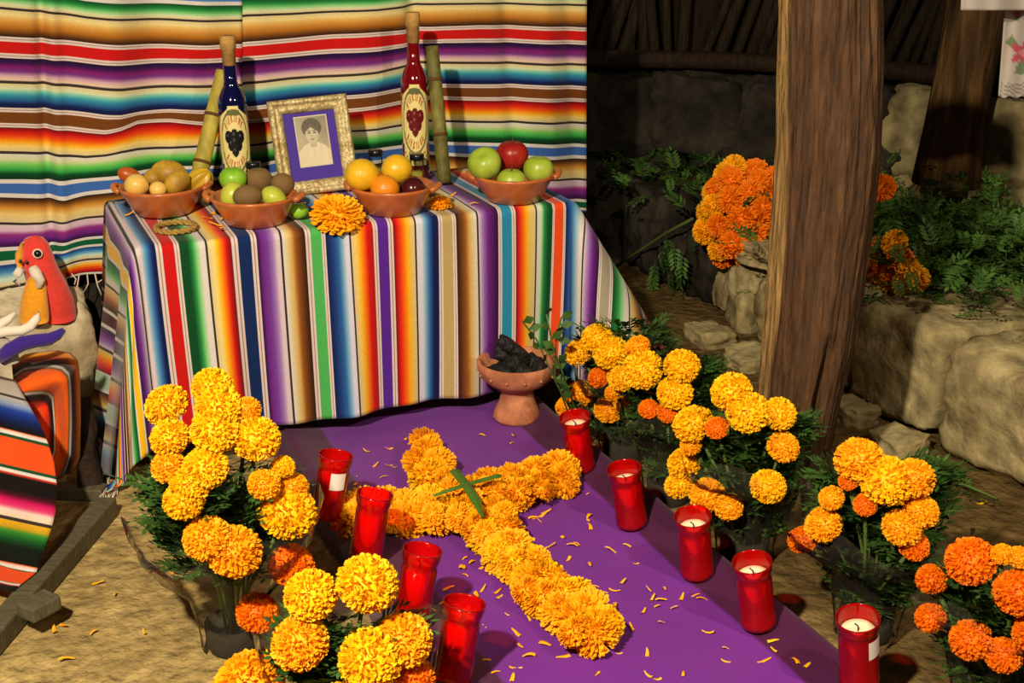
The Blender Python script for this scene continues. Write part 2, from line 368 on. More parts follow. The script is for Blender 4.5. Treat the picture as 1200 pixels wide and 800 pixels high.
# ------------------------------------------------------------------ striped cloth patterns
Wt, Cr = (212, 206, 202), (210, 192, 146)
def dbl(a, c, w1=(212, 198, 192)):   # double white border lines around a dark thread: positions a..c
    m1 = (a+c)/2
    return [(a, w1), (m1-0.14*(c-a), w1), (m1-0.03*(c-a), (150, 104, 104)), (m1+0.03*(c-a), (150, 104, 104)), (m1+0.14*(c-a), w1), (c, w1)]
def expand(st):
    """list of (pos, colour) or (pos, colour, next) into a sorted list with hard edges kept"""
    out = []; last = -1e9
    for p, c in st:
        if p <= last: p = last+0.12
        out.append((p, lin(c))); last = p
    return out
def enc(v): return 12.92*v if v <= 0.0031308 else 1.055*v**(1/2.4)-0.055
def dec(v): return v/12.92 if v <= 0.04045 else ((v+0.055)/1.055)**2.4
def sample(pat, x):
    if x <= pat[0][0]: return pat[0][1]
    lo, hi = 0, len(pat)-1
    while hi-lo > 1:
        m = (lo+hi)//2
        if pat[m][0] <= x: lo = m
        else: hi = m
    a, b2 = pat[lo], pat[hi]; t = max(0, min(1, (x-a[0])/(b2[0]-a[0])))
    return tuple(dec(lerp(enc(p), enc(q), t)) for p, q in zip(a[1], b2[1]))
red, dred, org, yel, pal = (196, 22, 20), (110, 12, 14), (236, 92, 14), (240, 176, 24), (216, 192, 126)
nav, blu, lbl = (14, 26, 78), (44, 96, 160), (120, 170, 200)
dpu, pur, lav, pwh = (40, 14, 60), (104, 34, 130), (150, 112, 182), (208, 188, 198)
dgr, grn, lgr = (10, 70, 34), (36, 130, 62), (128, 200, 124)
dbr, brn, tan = (44, 22, 14), (140, 80, 28), (204, 164, 92)
blk = (52, 44, 44)
# front cloth, positions are pixel columns at row 310
P = [(166, pwh), (169, lbl), (175, blu), (180, nav), (183.5, nav)] + dbl(184, 191) + [(191.2, red), (205.4, red)] + dbl(205.6, 211.3)
P += [(211.6, dgr), (221, dgr), (226, grn), (231, lgr), (236, Wt), (241.5, Wt), (242, blk), (244.2, blk), (244.6, Cr), (251, (232, 210, 130)), (256, yel), (262, org), (266, red), (272, dred)]
P += dbl(273, 280) + [(280.2, (16, 40, 92)), (295.4, (16, 40, 92))] + dbl(295.6, 302) + [(302.2, dpu), (307, pur), (314, (112, 60, 150)), (320, lav), (325, pwh), (329, pwh), (329.3, blk), (331.6, blk), (332, Wt), (337, Cr), (342, tan), (347, brn), (353, (92, 48, 20)), (358.6, dbr)]
P += dbl(359, 365) + [(365.2, (76, 172, 88)), (377.5, (76, 172, 88))] + dbl(377.7, 382) + [(382.3, nav), (390, (26, 60, 124)), (396, blu), (401, lbl), (405, (206, 206, 226)), (409.4, (210, 208, 224)), (409.7, blk), (411.4, blk), (411.8, Cr), (417, (234, 200, 110)), (421, yel), (427, org), (431, red), (437.6, (170, 20, 12))]
P += dbl(438, 443) + [(443.2, (84, 36, 148)), (455.3, (84, 36, 148))] + dbl(455.5, 461) + [(461.2, dred), (465, red), (471, org), (477, yel), (483, pal), (485.8, pal), (486, blk), (487.8, blk), (488.2, (214, 210, 224)), (494, (208, 210, 226)), (498, lbl), (503, blu), (508, nav), (513.8, nav)]
P += dbl(514, 518.5) + [(518.8, (178, 156, 100)), (529.8, (178, 156, 100))] + dbl(530, 534) + [(534.2, dbr), (539, (92, 52, 22)), (544, brn), (549, tan), (553, Cr), (557.6, Wt), (558, blk), (559.8, blk), (560.2, pwh), (565, lav), (571, pur), (578, (70, 20, 84)), (582.8, dpu)]
P += dbl(583, 587) + [(587.2, (36, 132, 172)), (598.4, (36, 132, 172))] + dbl(598.6, 603) + [(603.2, dred), (606, red), (611, org), (616, yel), (621, pal), (626, pal), (626.3, blk), (627.8, blk), (628.2, Wt), (633, (190, 220, 180)), (637, grn), (642, dgr), (646, dgr)]
P += dbl(646.2, 648.4) + [(648.6, (226, 74, 28)), (658.4, (226, 74, 28))] + dbl(658.6, 661)
P += [(661.4, nav), (668, blu), (674, lbl), (680, Wt), (684, Wt), (684.3, blk), (686, blk), (686.4, pwh), (692, lav), (698, pur), (706, dpu)] + dbl(706.3, 710) + [(710.2, (158, 148, 128)), (721.8, (158, 148, 128))] + dbl(722, 726)
P += [(726.3, dgr), (733, grn), (739, lgr), (744, Wt), (749, Wt), (749.3, blk), (751, blk), (751.4, Cr), (758, tan), (766, brn), (773, dbr)] + dbl(773.3, 778) + [(778.2, red), (790, red)]
PX = []
for p, c in P:
    q = at_y(p, 310, VF-0.012); PX.append((q.x, c))
u0 = PX[0][0]
# carry the pattern outwards to the left, in metres from u0
Lp = [(0.0, pwh), (0.008, Wt), (0.011, blk), (0.015, blk), (0.018, pwh), (0.030, lav), (0.045, pur), (0.066, dpu), (0.068, Wt), (0.074, Wt), (0.076, (240, 186, 20)), (0.104, (240, 186, 20)), (0.106, Wt), (0.112, Wt), (0.114, dgr), (0.134, grn), (0.150, lgr), (0.160, Wt), (0.172, Wt), (0.174, blk), (0.178, blk), (0.180, Cr), (0.195, tan), (0.212, brn), (0.232, dbr), (0.236, Wt), (0.242, Wt), (0.244, (66, 22, 24)), (0.272, (66, 22, 24)), (0.274, Wt), (0.281, Wt), (0.284, dpu), (0.302, pur), (0.318, lav), (0.330, pwh), (0.334, blk), (0.338, blk), (0.341, pal), (0.352, yel), (0.368, org), (0.382, red), (0.394, dred), (0.396, Wt), (0.402, (170, 200, 176)), (0.436, (170, 200, 176)), (0.438, Wt), (0.444, Wt), (0.447, dbr), (0.462, brn), (0.476, tan), (0.484, Cr), (0.490, blk), (0.494, blk), (0.497, pwh), (0.510, lbl), (0.526, blu), (0.545, nav), (0.580, nav)]
PX = sorted([(u0-0.001-d, c) for d, c in Lp[1:]], key=lambda q: q[0]) + PX
last = -9; TP = []
for p, c in PX:
    if p <= last: p = last+0.0003
    TP.append((p, lin(c))); last = p

OVF, OVS = 0.488, 0.57
def drape(s, t):
    """cloth coordinate (s,t) to the draped position on the table"""
    aL, aR, bF = max(0, UL-s), max(0, s-UR), max(0, VF-t)
    a = max(aL, aR); sg = -1 if aL > 0 else 1
    def drop(x, k=0.016):      # round the edge: out, down
        if x < k*1.5708:
            th = x/k; return k*math.sin(th), k*(1-math.cos(th))
        return k, k+(x-k*1.5708)
    cs = max(UL, min(UR, s)); ct = max(VF, t)
    if a == 0 and bF == 0:
        return Vector((s, t, ZT+0.002*math.sin(s*21+t*9)))
    if a == 0:
        o, dn = drop(bF); f = dn/0.5
        wv = 0.012*f*math.sin((s-UL)*17.0)+0.008*f*math.sin((s-UL)*41+1)+0.012*f
        return Vector((s+0.05*f*f*(0.4-(s-UL)/(UR-UL))*0.5, VF-o-wv, ZT-dn))
    if bF == 0:
        o, dn = drop(a); f = dn/0.5
        wv = (0.030*math.sin((t-VF)*26.0)+(0.075 if sg < 0 else 0.02))*f
        if sg > 0: wv += 0.30*dn
        return Vector((cs+sg*(o+wv), t, max(0.006+0.012*(1+math.sin(t*60)), ZT-dn)))
    r = math.hypot(a, bF); ph = math.atan2(a, bF)/(math.pi/2)
    if sg < 0:      # pleat: the excess cloth is tucked behind the front edge of the fold
        pk = 0.27
        wq = ph/pk if ph < pk else (1-ph)/(1-pk)
        wq = math.sin(wq*math.pi/2); f = 1.0
        o, dn = drop(r); f = dn/0.5; front = 1-ph if ph > pk else 1
        lat = -0.012*f*front-0.03*f*math.sin(math.pi*min(1, ph/pk))*(1 if ph < pk else 0)
        sd = 0.075*f*max(0, (ph-pk)/(1-pk))
        edge = Vector((-math.sin(ph*math.pi/2), -math.cos(ph*math.pi/2), 0))*o
        q = Vector((cs-(0.13*wq*dn+sd), ct+lat-0.010*f*wq, ZT-dn*(0.995)))+edge
        lim = 0.006+0.02*abs(math.sin(ph*11))
        if q.z < lim:
            ex = lim-q.z; q.z = lim; q.y -= ex*0.35*max(0, 1-abs(ph-0.4)); q.x -= 0.2*ex
        return q
    else: A, B = 0.38, 0.14; ou = Vector((0.72, -0.69, 0)); e2 = Vector((-0.69, -0.72, 0))
    oa, ob = A*math.sin(math.pi*ph), B*math.sin(2*math.pi*ph)
    th = math.hypot(oa, ob)
    if th > 1e-6: hd = (ou*oa+e2*ob)/th
    else: hd = Vector((0, 0, 0))
    o, dn = drop(r); rr = max(r-0.01, 0)
    edge = Vector((sg*math.sin(ph*math.pi/2), -math.cos(ph*math.pi/2), 0))*o
    f = dn/0.5
    fr = (0.012*f)*(1-ph); sd = 0.02*f*ph
    q = Vector((cs, ct, ZT))+edge+hd*(rr*math.sin(th))+Vector((sg*sd, -fr, -dn*math.cos(th)))
    if sg > 0: q.x += 0.30*dn*(ph*ph*(3-2*ph))
    lim = 0.008+0.03*abs(math.sin(ph*9))
    if q.z < lim:
        ex = lim-q.z; q += hd*ex*0.5; q.z = lim
    return q
smin, smax = UL-OVS, UR+0.40
svals = [p for p, c in TP if smin < p < smax]
extra = [smin+(smax-smin)*k/620 for k in range(621)]
svals = sorted(svals+extra)
clean = [svals[0]]
for s in svals[1:]:
    if s-clean[-1] > 0.00015: clean.append(s)
tvals = [VB+0.05-0.06*k for k in range(8)]
tvals = [VB-(VB-VF)*k/8 for k in range(8)]+[VF-OVF*k/44 for k in range(45)]
tvals = tvals[:9]+[VF-0.008, VF-0.016, VF-0.024]+tvals[9:]
tvals = sorted(set(tvals), reverse=True)
vs, cs_ = [], []
for t in tvals:
    for s in clean:
        vs.append(drape(s, t)); cs_.append(sample(TP, s))
o = mesh('striped_tablecloth', vs, grid_faces(len(tvals), len(clean)), M['serape'], None, True, cs_)
solid(o, 0.003)
tag(o, 'multicoloured striped serape draped over the altar table', 'tablecloth')
# fringe at the left hem on the floor
b = MB()
for k in range(46):
    t = lerp(VB-0.05, VF-OVF+0.01, k/45)
    p = drape(smin+0.004, t); p.z = max(p.z, 0.010); out = Vector((-0.35, -1, 0)).normalized()
    q = p+out*(0.03+0.03*rnd.random())+Vector((rnd.uniform(-.012, .012), 0, 0)); q.z = 0.003
    mdl = (p+q)/2+Vector((rnd.uniform(-.008, .008), 0, 0.004))
    b.tube([p, mdl, q], 0.0013, 4)
b.build('fringe', M['fringe'], o)['kind'] = 'stuff'
# table under it
tb = empty('altar_table', ((UL+UR)/2, (VF+VB)/2, 0), 'wooden table hidden under the striped cloth, holding the offerings', 'table')
b = MB(); b.box((0, 0, ZT-0.027), (UR-UL-0.03, VB-VF-0.03, 0.04)); bevel(b.build('table_top', M['table_wood'], tb, False), 0.004)
for sx in (-1, 1):
    for sy in (-1, 1):
        b = MB(); b.box((sx*(UR-UL-0.08)/2, sy*(VB-VF-0.12)/2, (ZT-0.047)/2), (0.05, 0.05, ZT-0.047)); b.build('leg', M['table_wood'], tb, False)

# ------------------------------------------------------------------ hanging serapes behind
KEYS = [('T', 20), ('A', 55), ('A2', 72), ('B', 103), ('C', 135), ('D', 152), ('E', 184), ('F', 218), ('G', 234), ('H', 267), ('I', 298), ('J', 315), ('K', 345), ('L', 374)]
# canonical stripe positions (column x=0 shifted), colours by canonical coordinate
BP = [(-60, dbr), (-45, brn), (-30, tan), (-22, Cr), (-20, blk), (-18, blk), (-17, (70, 120, 190)), (-6, (70, 120, 190)), (-5, Wt), (-1, Wt), (0, dgr), (6, grn), (11, lgr), (15, (206, 214, 170)), (18.5, Cr), (18.8, blk), (21.5, blk), (21.9, Cr), (27, (228, 208, 140)), (33, (214, 160, 80)), (42, (170, 104, 30)), (48, (96, 56, 22)), (52, dbr)]
BP += dbl(52.5, 57.5) + [(57.8, red), (69.6, red)] + dbl(70, 75) + [(75.3, (30, 12, 50)), (80, (52, 18, 76)), (85, (122, 26, 104)), (90, (112, 50, 130)), (95, (200, 160, 176)), (100, (222, 196, 170)), (101.6, blk), (104, blk), (104.4, Cr), (110, (206, 214, 176)), (114, (110, 190, 178)), (118, (50, 140, 170)), (124, (34, 84, 140)), (128, (18, 30, 84)), (132.2, (14, 18, 60))]
BP += dbl(132.6, 137.4) + [(137.6, (112, 62, 22)), (149.4, (112, 62, 22))] + dbl(149.7, 154.3) + [(154.6, dred), (160, red), (166, (232, 84, 16)), (171, (240, 160, 24)), (176, (236, 204, 110)), (182, Cr), (182.6, blk), (185.4, blk), (185.8, Wt), (192, (200, 208, 160)), (198, (112, 196, 92)), (204, (52, 160, 70)), (209, dgr), (215.4, (8, 44, 24))]
BP += [(215.8, Wt), (220.2, Wt), (220.6, (58, 102, 178)), (231.6, (58, 102, 178)), (232, Wt), (236.4, Wt), (236.8, dbr), (241, (96, 56, 22)), (248, (196, 132, 48)), (256, (226, 196, 120)), (265.6, Cr), (266, blk), (268.6, blk), (269, pwh), (276, (206, 176, 200)), (281, (140, 44, 128)), (288, pur), (295.4, dpu)]
BP += [(295.8, Wt), (300, Wt), (300.4, (10, 92, 58)), (311.6, (10, 92, 58)), (312, Wt), (316.6, Wt), (317, (26, 50, 120)), (325, (58, 130, 190)), (334, (190, 220, 214)), (342, Cr), (343.4, blk), (346.4, blk), (347, Wt), (353, (236, 190, 70)), (360, (236, 110, 20)), (368, red), (373, dred), (374, Wt), (380, Wt)]
BPAT = expand(BP)
def backdrop(name, cols, y0, keys, canonlo, canonhi, label, folds):
    """cols: pixel x -> rows of pixel y for the stripe keys, unprojected on the plane y=y0"""
    canon = [dict(KEYS)[k] for k in keys]
    xs = [c[0] for c in cols]
    cps = sorted([p for p, c in BPAT if canonlo <= p <= canonhi]+[canonlo+(canonhi-canonlo)*k/230 for k in range(231)])
    cl = [cps[0]]
    for q in cps[1:]:
        if q-cl[-1] > 0.05: cl.append(q)
    vs, cc = [], []; NX = 110
    for cp in cl:
        colr = sample(BPAT, cp)
        ykey = [interp(canon, c[1], cp) for c in cols]
        for i in range(NX):
            x = lerp(xs[0], xs[-1], i/(NX-1))
            # smooth interpolation over columns
            y = interp(xs, ykey, x)
            d = sum(h*math.exp(-((x-fx-0.05*(cp-100))/fw)**2) for fx, fw, h in folds)
            p = at_y(x, y, y0); p.y -= d+0.004*math.sin(x*0.06+cp*0.01); vs.append(p); cc.append(colr)
    o = mesh(name, vs, grid_faces(len(cl), NX), M['serape'], None, True, cc); solid(o, 0.003)
    tag(o, label, 'cloth'); return o
kl = ['T', 'A', 'A2', 'B', 'C', 'D', 'E', 'F', 'G', 'H', 'I', 'L']
left_cols = [(-150, [9, 45, 64, 96, 128, 146, 178, 212, 228, 261, 292, 372]),
 (0, [9, 45, 64, 96, 128, 146, 178, 212, 228, 261, 292, 368]), (28, [11.5, 46.5, 65.5, 97, 129, 147, 179, 212.5, 229.5, 262.5, 291, 360]), (55, [14, 48, 67, 98.5, 130, 149, 180.5, 213.5, 230.5, 261.5, 288, 345]), (78, [16.5, 49.5, 68, 100, 131.5, 150, 182, 213, 231.5, 259, 284, 322]),
 (100, [19.5, 51.5, 70, 101.5, 133, 152, 183, 210, 225.6, 254, 279, 319]), (122, [21, 53, 71.5, 103, 135, 153, 180, 207, 222, 251, 276, 317]), (140, [22, 54, 72, 104, 135.5, 149, 176, 205, 219, 248, 273, 316]), (160, [22.5, 54.3, 72, 103.5, 133, 142, 174, 201, 215, 245, 270, 314]), (200, [23, 54.6, 71, 102, 130.5, 141, 174, 197, 211, 241, 266, 310]), (240, [24, 55, 70, 101, 130.5, 144, 170, 195, 209, 238, 262, 306]), (284, [24, 54, 69.5, 100.5, 129.5, 143, 169, 194, 207, 236, 260, 304])]
backdrop('hanging_serape', left_cols, 3.425, kl, -20, 378, 'striped serape hung on the wall behind the dark blue bottle and puppet', [(52, 7, -0.02), (64, 9, 0.014), (132, 30, 0.03), (190, 25, -0.012), (240, 24, 0.012)])
right_cols = [(278, [19, 53, 69, 99, 128, 143, 171, 195, 209, 238, 262, 306]), (290, [17.5, 51, 67.5, 97, 126.5, 141.5, 170, 194, 208, 237, 261, 305]), (340, [16, 47, 63.5, 92, 120, 136, 162, 185, 199, 228, 252, 296]), (390, [13, 42, 59, 89, 114, 130, 153, 177, 191, 219, 243, 287]), (440, [11, 39, 56.5, 84.5, 109, 124.5, 150.5, 174, 188, 215, 239, 282]), (475, [8, 37.5, 53, 78, 104, 119, 146, 171, 184, 211, 236, 279]), (492, [5.5, 35, 50, 74.5, 101, 116, 143, 168.5, 180, 208, 233, 277]), (520, [4.5, 33, 47.5, 73.5, 100, 114.5, 141.5, 167.5, 180, 207, 232, 276]), (560, [4, 31.5, 47, 74, 101, 116, 143, 169, 183, 209, 234, 278]), (640, [5, 33, 48.5, 75.5, 101.5, 117, 144, 170.5, 184.5, 210, 235, 279]), (688, [6, 34.5, 50, 76.5, 103.5, 118, 144.5, 171, 184.5, 210.5, 236, 280])]
backdrop('hanging_serape', right_cols, 3.438, kl, -20, 320, 'striped serape hung on the wall behind the portrait and red bottle', [(300, 20, 0.012), (420, 40, 0.02), (492, 12, -0.03), (600, 12, -0.02), (640, 12, 0.012), (670, 10, -0.012)])
# fringe strings under the left serape
hs = bpy.data.objects['hanging_serape']; b = MB()
for k in range(7):
    x = 66+k*9; y = 321-0.3*k
    p = at_y(x, y, 3.40); ln = 0.02+0.05*rnd.random()
    b.tube([p, p+Vector((0.01*rnd.uniform(-1, 1), -0.008, -ln*0.5)), p+Vector((0.02*rnd.uniform(-1, 1), -0.01, -ln))], 0.002, 5)
b.build('fringe', M['fringe'], hs)['kind'] = 'stuff'

# ------------------------------------------------------------------ purple cloth on its low board
b = MB(); b.box((0.965, 2.12, 0.022), (0.60, 1.78, 0.044)); o = b.build('low_board', M['table_wood'], None, False)
tag(o, 'low wooden board lying on the dirt under the purple cloth', 'board')
us = [(0.605, 0.008), (0.620, 0.02), (0.632, 0.064), (0.640, 0.078), (0.655, 0.0755), (0.69, 0.0665), (0.725, 0.0570), (0.735, 0.0545), (0.742, 0.0535), (0.80, 0.050)]
us += [(lerp(0.80, 1.14, k/14), 0.05) for k in range(1, 14)]
us += [(1.14, 0.050), (1.192, 0.0535), (1.199, 0.0545), (1.207, 0.0565), (1.24, 0.0655), (1.275, 0.0745), (1.293, 0.0785), (1.302, 0.070), (1.312, 0.03), (1.325, 0.008)]
pvs, pcs = [], []; NV = 90
for k in range(NV):
    v = lerp(3.05, 1.20, k/(NV-1))
    for (u, z) in us:
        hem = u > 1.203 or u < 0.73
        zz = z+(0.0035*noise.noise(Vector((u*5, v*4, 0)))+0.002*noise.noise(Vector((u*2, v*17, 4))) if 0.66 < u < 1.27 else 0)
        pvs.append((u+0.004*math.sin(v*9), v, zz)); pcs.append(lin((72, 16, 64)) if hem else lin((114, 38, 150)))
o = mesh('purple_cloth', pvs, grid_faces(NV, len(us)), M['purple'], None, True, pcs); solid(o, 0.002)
tag(o, 'purple cloth spread on the ground before the altar under the marigold cross', 'cloth')

# ------------------------------------------------------------------ marigold heads
def bloom_mesh(name, seed, m, n=620, flat=0.86, size=0.20, wid=0.135, ruffle=0.5, strap=False):
    """unit pompom of radius 1 made of curled petals"""
    rg = random.Random(seed); b = MB()
    # core
    cq = 1-size*0.75; core = [(0.001 if abs(math.cos(q)) > .999 else cq*math.sin(q), -cq*math.cos(q)*flat*(0.7 if math.cos(q) > 0 else 1)) for q in [math.pi*i/8 for i in range(9)]]
    b.lathe(core, 12)
    ga = math.pi*(3-math.sqrt(5))
    for i in range(n):
        zz = 1-1.62*(i+0.5)/n; r = math.sqrt(max(0, 1-zz*zz)); a = ga*i+rg.uniform(-.15, .15)
        nrm = Vector((r*math.cos(a), r*math.sin(a), zz)); nrm = (nrm+Vector((rg.uniform(-.07, .07), rg.uniform(-.07, .07), rg.uniform(-.07, .07)))).normalized()
        t1 = nrm.cross(Vector((0, 0, 1)));
        if t1.length < 0.05: t1 = Vector((1, 0, 0))
        t1.normalize(); t2 = nrm.cross(t1); ra = rg.uniform(0, 6.28) if not strap else rg.uniform(-.4, .4)
        e1 = t1*math.cos(ra)+t2*math.sin(ra); e2 = nrm.cross(e1)
        ln = size*rg.uniform(0.85, 1.15); wd = wid*rg.uniform(0.8, 1.25); r0 = 1-size*0.9+rg.uniform(-.03, .03)
        pts = []
        bend = rg.uniform(-0.3, 0.5)
        for j in range(3):
            t = j/2
            c = nrm*(r0+ln*t*(1-0.25*abs(bend)*t))+e2*(bend*ln*t*t*0.9)
            ww = wd*(0.45+0.75*t)*(0.75 if (j == 2 and strap) else 1.0)
            dv = e2*(ruffle*wd*(0.6 if j == 2 else 0.25)*rg.uniform(-1, 1))
            pts += [c-e1*ww*0.5, c+dv+nrm*(0.05 if j == 2 else 0), c+e1*ww*0.5]
        pts = [Vector((p.x, p.y, p.z*flat)) for p in pts]
        b.add(pts, [(0, 1, 4, 3), (1, 2, 5, 4), (3, 4, 7, 6), (4, 5, 8, 7)])
    me = bpy.data.meshes.new(name); me.from_pydata([tuple(v) for v in b.v], [], b.f); me.materials.append(m)
    me.polygons.foreach_set('use_smooth', [True]*len(me.polygons)); me.update(); return me
BL = {k: [bloom_mesh('bloom_'+k, 10*i+j, M[k]) for j in range(3)] for i, k in enumerate(('yellow', 'amber', 'orange'))}
FL = {k: [bloom_mesh('fluffy_'+k, 100+10*i+j, M[k], n=300, flat=0.8, size=0.40, wid=0.16, ruffle=0.7, strap=True) for j in range(3)] for i, k in enumerate(('yellow', 'amber', 'orange'))}

def leaf_into(b, base, dirv, length, rg, width=0.5):
    """feathery leaf: rachis with narrow leaflets in pairs"""
    dirv = dirv.normalized(); sd = dirv.cross(Vector((rg.uniform(-.3, .3), rg.uniform(-.3, .3), 1)))
    if sd.length < 1e-3: sd = Vector((1, 0, 0))
    sd.normalize(); nr = sd.cross(dirv)
    n = 6
    for i in range(n):
        t = 0.2+0.8*i/(n-1); c = base+dirv*(length*t)-nr*(0.15*length*t*t)*rg.uniform(0.2, 1)
        ll = length*width*(1-0.55*abs(t-0.45))*0.8
        for s in ((-1, 1) if i < n-1 else (0,)):
            d = (sd*s*0.9+dirv*0.65+nr*rg.uniform(-.25, .25)).normalized(); q = d.cross(nr).normalized()*ll*0.20
            b.add([c, c+d*ll*0.5+q, c+d*ll, c+d*ll*0.5-q], [(0, 1, 2, 3)])
    q = sd*length*0.012
    b.add([base-q, base+q, base+dirv*length+q*0.3, base+dirv*length-q*0.3], [(0, 1, 2, 3)])

def bunch(base, blooms, top_z, rad, label, seed, ground=0.0, herb=False, sleeve_h=0.205, nleaf=520, zmin=0.06):
    """bouquet in a clear sleeve standing in a small pot. blooms: (px,py,rpx,kind)"""
    rg = random.Random(seed)
    t = empty('marigold_bouquet', (base[0], base[1], ground), label, 'flowers', 'marigold bouquets in clear wrap')
    Bv = Vector((base[0], base[1], ground))
    ctr = Vector((base[0], base[1], top_z-rad*0.95))
    foot = Vector((0, 0, 0.02))
    placed = []
    for (px, py, rp, kind) in blooms:
        d = ray(px, py).normalized(); oc = CP-ctr; sc = Vector((1, 1, 1/1.25))
        # squash z so that the dome is taller than wide
        dd = Vector((d.x, d.y, d.z/1.45)); oo = Vector((oc.x, oc.y, oc.z/1.45))
        A = dd.dot(dd); Bq = 2*dd.dot(oo); Cq = oo.dot(oo)-rad*rad; disc = Bq*Bq-4*A*Cq
        k = (-Bq-math.sqrt(disc))/(2*A) if disc > 0 else -Bq/(2*A)
        p = CP+d*k
        depth = (p-CP).dot(FW); r = rp*depth/FPX
        placed.append((p, r, kind))
    for i, (p, r, kind) in enumerate(placed):
        lp = p-Bv; out = Vector((lp.x, lp.y, 0)); tilt = (p-ctr); tilt.z = abs(tilt.z)*1.0+rad*0.7
        tilt = (Vector((tilt.x, tilt.y, 0)).normalized()*0.42+Vector((0, 0, 0.8))+(CP-p).normalized()*0.1+Vector((rg.uniform(-.15, .15), rg.uniform(-.15, .15), 0))).normalized()
        q = tilt.to_track_quat('Z', 'Y').to_euler()
        o = link('bloom', rg.choice(BL[kind]), t, lp-tilt*r*0.15, q, (r*0.99, r*0.99, r*0.94))
        b = MB(); a = lp-tilt*r*0.5; mid = a.lerp(foot+Vector((rg.uniform(-.02, .02), rg.uniform(-.02, .02), 0)), 0.5)-tilt*0.02
        mid.x *= 0.8; mid.y *= 0.8
        b.tube([a, mid, foot+Vector((rg.uniform(-.02, .02), rg.uniform(-.02, .02), 0.01))], [0.004, 0.003, 0.003], 5)
        b.build('stem', M['stem'], o if False else t)
    # foliage
    b = MB(); c0 = ctr-Bv
    ctrz = ctr.z-ground
    for k in range(nleaf):
        a = rg.uniform(0, 6.283)
        back = math.cos(a)*FH.x+math.sin(a)*FH.y
        top = ctrz+rad*(0.30-0.30*back-0.3*max(0, back))
        z = zmin+(top-zmin)*rg.random()**(0.55 if k % 2 else 0.9)
        rs = interp([0.05, 0.13, 0.20, 0.30], [0.050, 0.066, rad*0.70, rad*0.80], min(z, 0.30))
        rr = rs*math.sqrt(0.15+0.85*rg.random())*(1-0.3*max(0, back))
        p = Vector((rr*math.cos(a), rr*math.sin(a), z)); p -= Vector((math.cos(a), math.sin(a), 0))*min(rr, 0.022)
        d = Vector((math.cos(a)*0.8, math.sin(a)*0.8, rg.uniform(0.1, 0.8)))
        leaf_into(b, p, d, rg.uniform(0.04, 0.062), rg, 0.62)
    b.build('foliage', M['leaf'], t)['kind'] = 'stuff'
    # small dark pot and cellophane sleeve
    b = MB(); b.lathe([(0.001, 0.003), (0.046, 0.003), (0.050, 0.012), (0.052, 0.055), (0.046, 0.055), (0.044, 0.03), (0.001, 0.03)], 20); b.build('pot', M['leaf'] if False else M['dark_stone'], t)
    n = 36; vs = []; prof = [(0.058, 0.004), (0.062, 0.05), (0.078, 0.13), (rad*0.86, 0.20), (rad*1.0, sleeve_h), (rad*1.06, sleeve_h+0.05)]
    for j, (r, z) in enumerate(prof):
        for i in range(n):
            a = 2*math.pi*i/n; k = 1+0.06*math.sin(5*a+seed)*(j/5)+0.035*math.sin(11*a+2*j)
            vs.append((r*k*math.cos(a), r*k*math.sin(a), z+(0.022*math.sin(4*a+seed)*(1 if j == 5 else 0))))
    fs = [(j*n+i, j*n+(i+1) % n, (j+1)*n+(i+1) % n, (j+1)*n+i) for j in range(len(prof)-1) for i in range(n)]
    mesh('cellophane_sleeve', vs, fs, M['sleeve'], t)
    if herb:
        for (pts) in herb:
            b = MB(); P3 = [at_y(x, y, yy)-Bv for x, y, yy in pts]
            b.tube(P3, 0.0022, 5)
            for i in range(len(P3)-1):
                for q in (0.2, 0.6, 0.95):
                    c = P3[i].lerp(P3[i+1], q); d = Vector((rg.uniform(-1, 1), rg.uniform(-.6, .2), rg.uniform(-.1, .6))).normalized(); sd = d.cross(Vector((0, -1, 0.4))).normalized()*0.011
                    b.add([c, c+d*0.016+sd, c+d*0.036, c+d*0.016-sd], [(0, 1, 2, 3)])
            b.build('herb_sprig', M['leaf2'], t)
    return t
Y_, A_, O_ = 'yellow', 'amber', 'orange'
bunch((0.345, 2.10), [(193, 472, 26, Y_), (249, 452, 24, Y_), (257, 476, 28, Y_), (252, 502, 28, Y_), (198, 510, 23, Y_), (196, 545, 20, A_), (301, 511, 28, Y_), (241, 546, 26, Y_), (222, 566, 24, Y_), (215, 584, 24, Y_), (310, 566, 19, A_), (345, 568, 18, A_), (338, 596, 34, Y_), (275, 643, 32, A_), (243, 628, 28, A_), (343, 660, 27, O_), (290, 478, 16, A_), (302, 716, 24, O_), (333, 545, 14, Y_)], 0.47, 0.165,
      'tall bunch of yellow and amber marigolds in clear wrap beside the striped tablecloth corner', 1, nleaf=620, sleeve_h=0.235, zmin=0.17)
bunch((0.455, 1.70), [(432, 680, 36, Y_), (363, 695, 31, Y_), (350, 750, 34, A_), (474, 748, 33, A_), (434, 770, 37, Y_), (290, 796, 42, A_), (484, 792, 28, O_), (400, 830, 34, Y_), (450, 835, 32, Y_)], 0.35, 0.14,
      'low bunch of large yellow marigold heads beside the candles without visible wax', 2, sleeve_h=0.18)
bunch((1.405, 2.54), [(677, 411, 17, Y_), (699, 394, 18, Y_), (715, 411, 21, Y_), (701, 441, 13, O_), (679, 459, 18, A_), (664, 474, 14, A_), (713, 478, 17, A_), (726, 440, 15, Y_), (735, 470, 16, A_)], 0.42, 0.125,
      'bunch of small yellow marigolds with a leafy herb sprig, next to the clay incense burner', 3,
      herb=[[(688, 520, 2.52), (664, 450, 2.50), (648, 405, 2.49), (640, 366, 2.49)], [(680, 500, 2.54), (655, 455, 2.55), (630, 400, 2.56), (612, 376, 2.57)], [(672, 500, 2.5), (650, 440, 2.5), (652, 395, 2.5), (658, 372, 2.5)]])
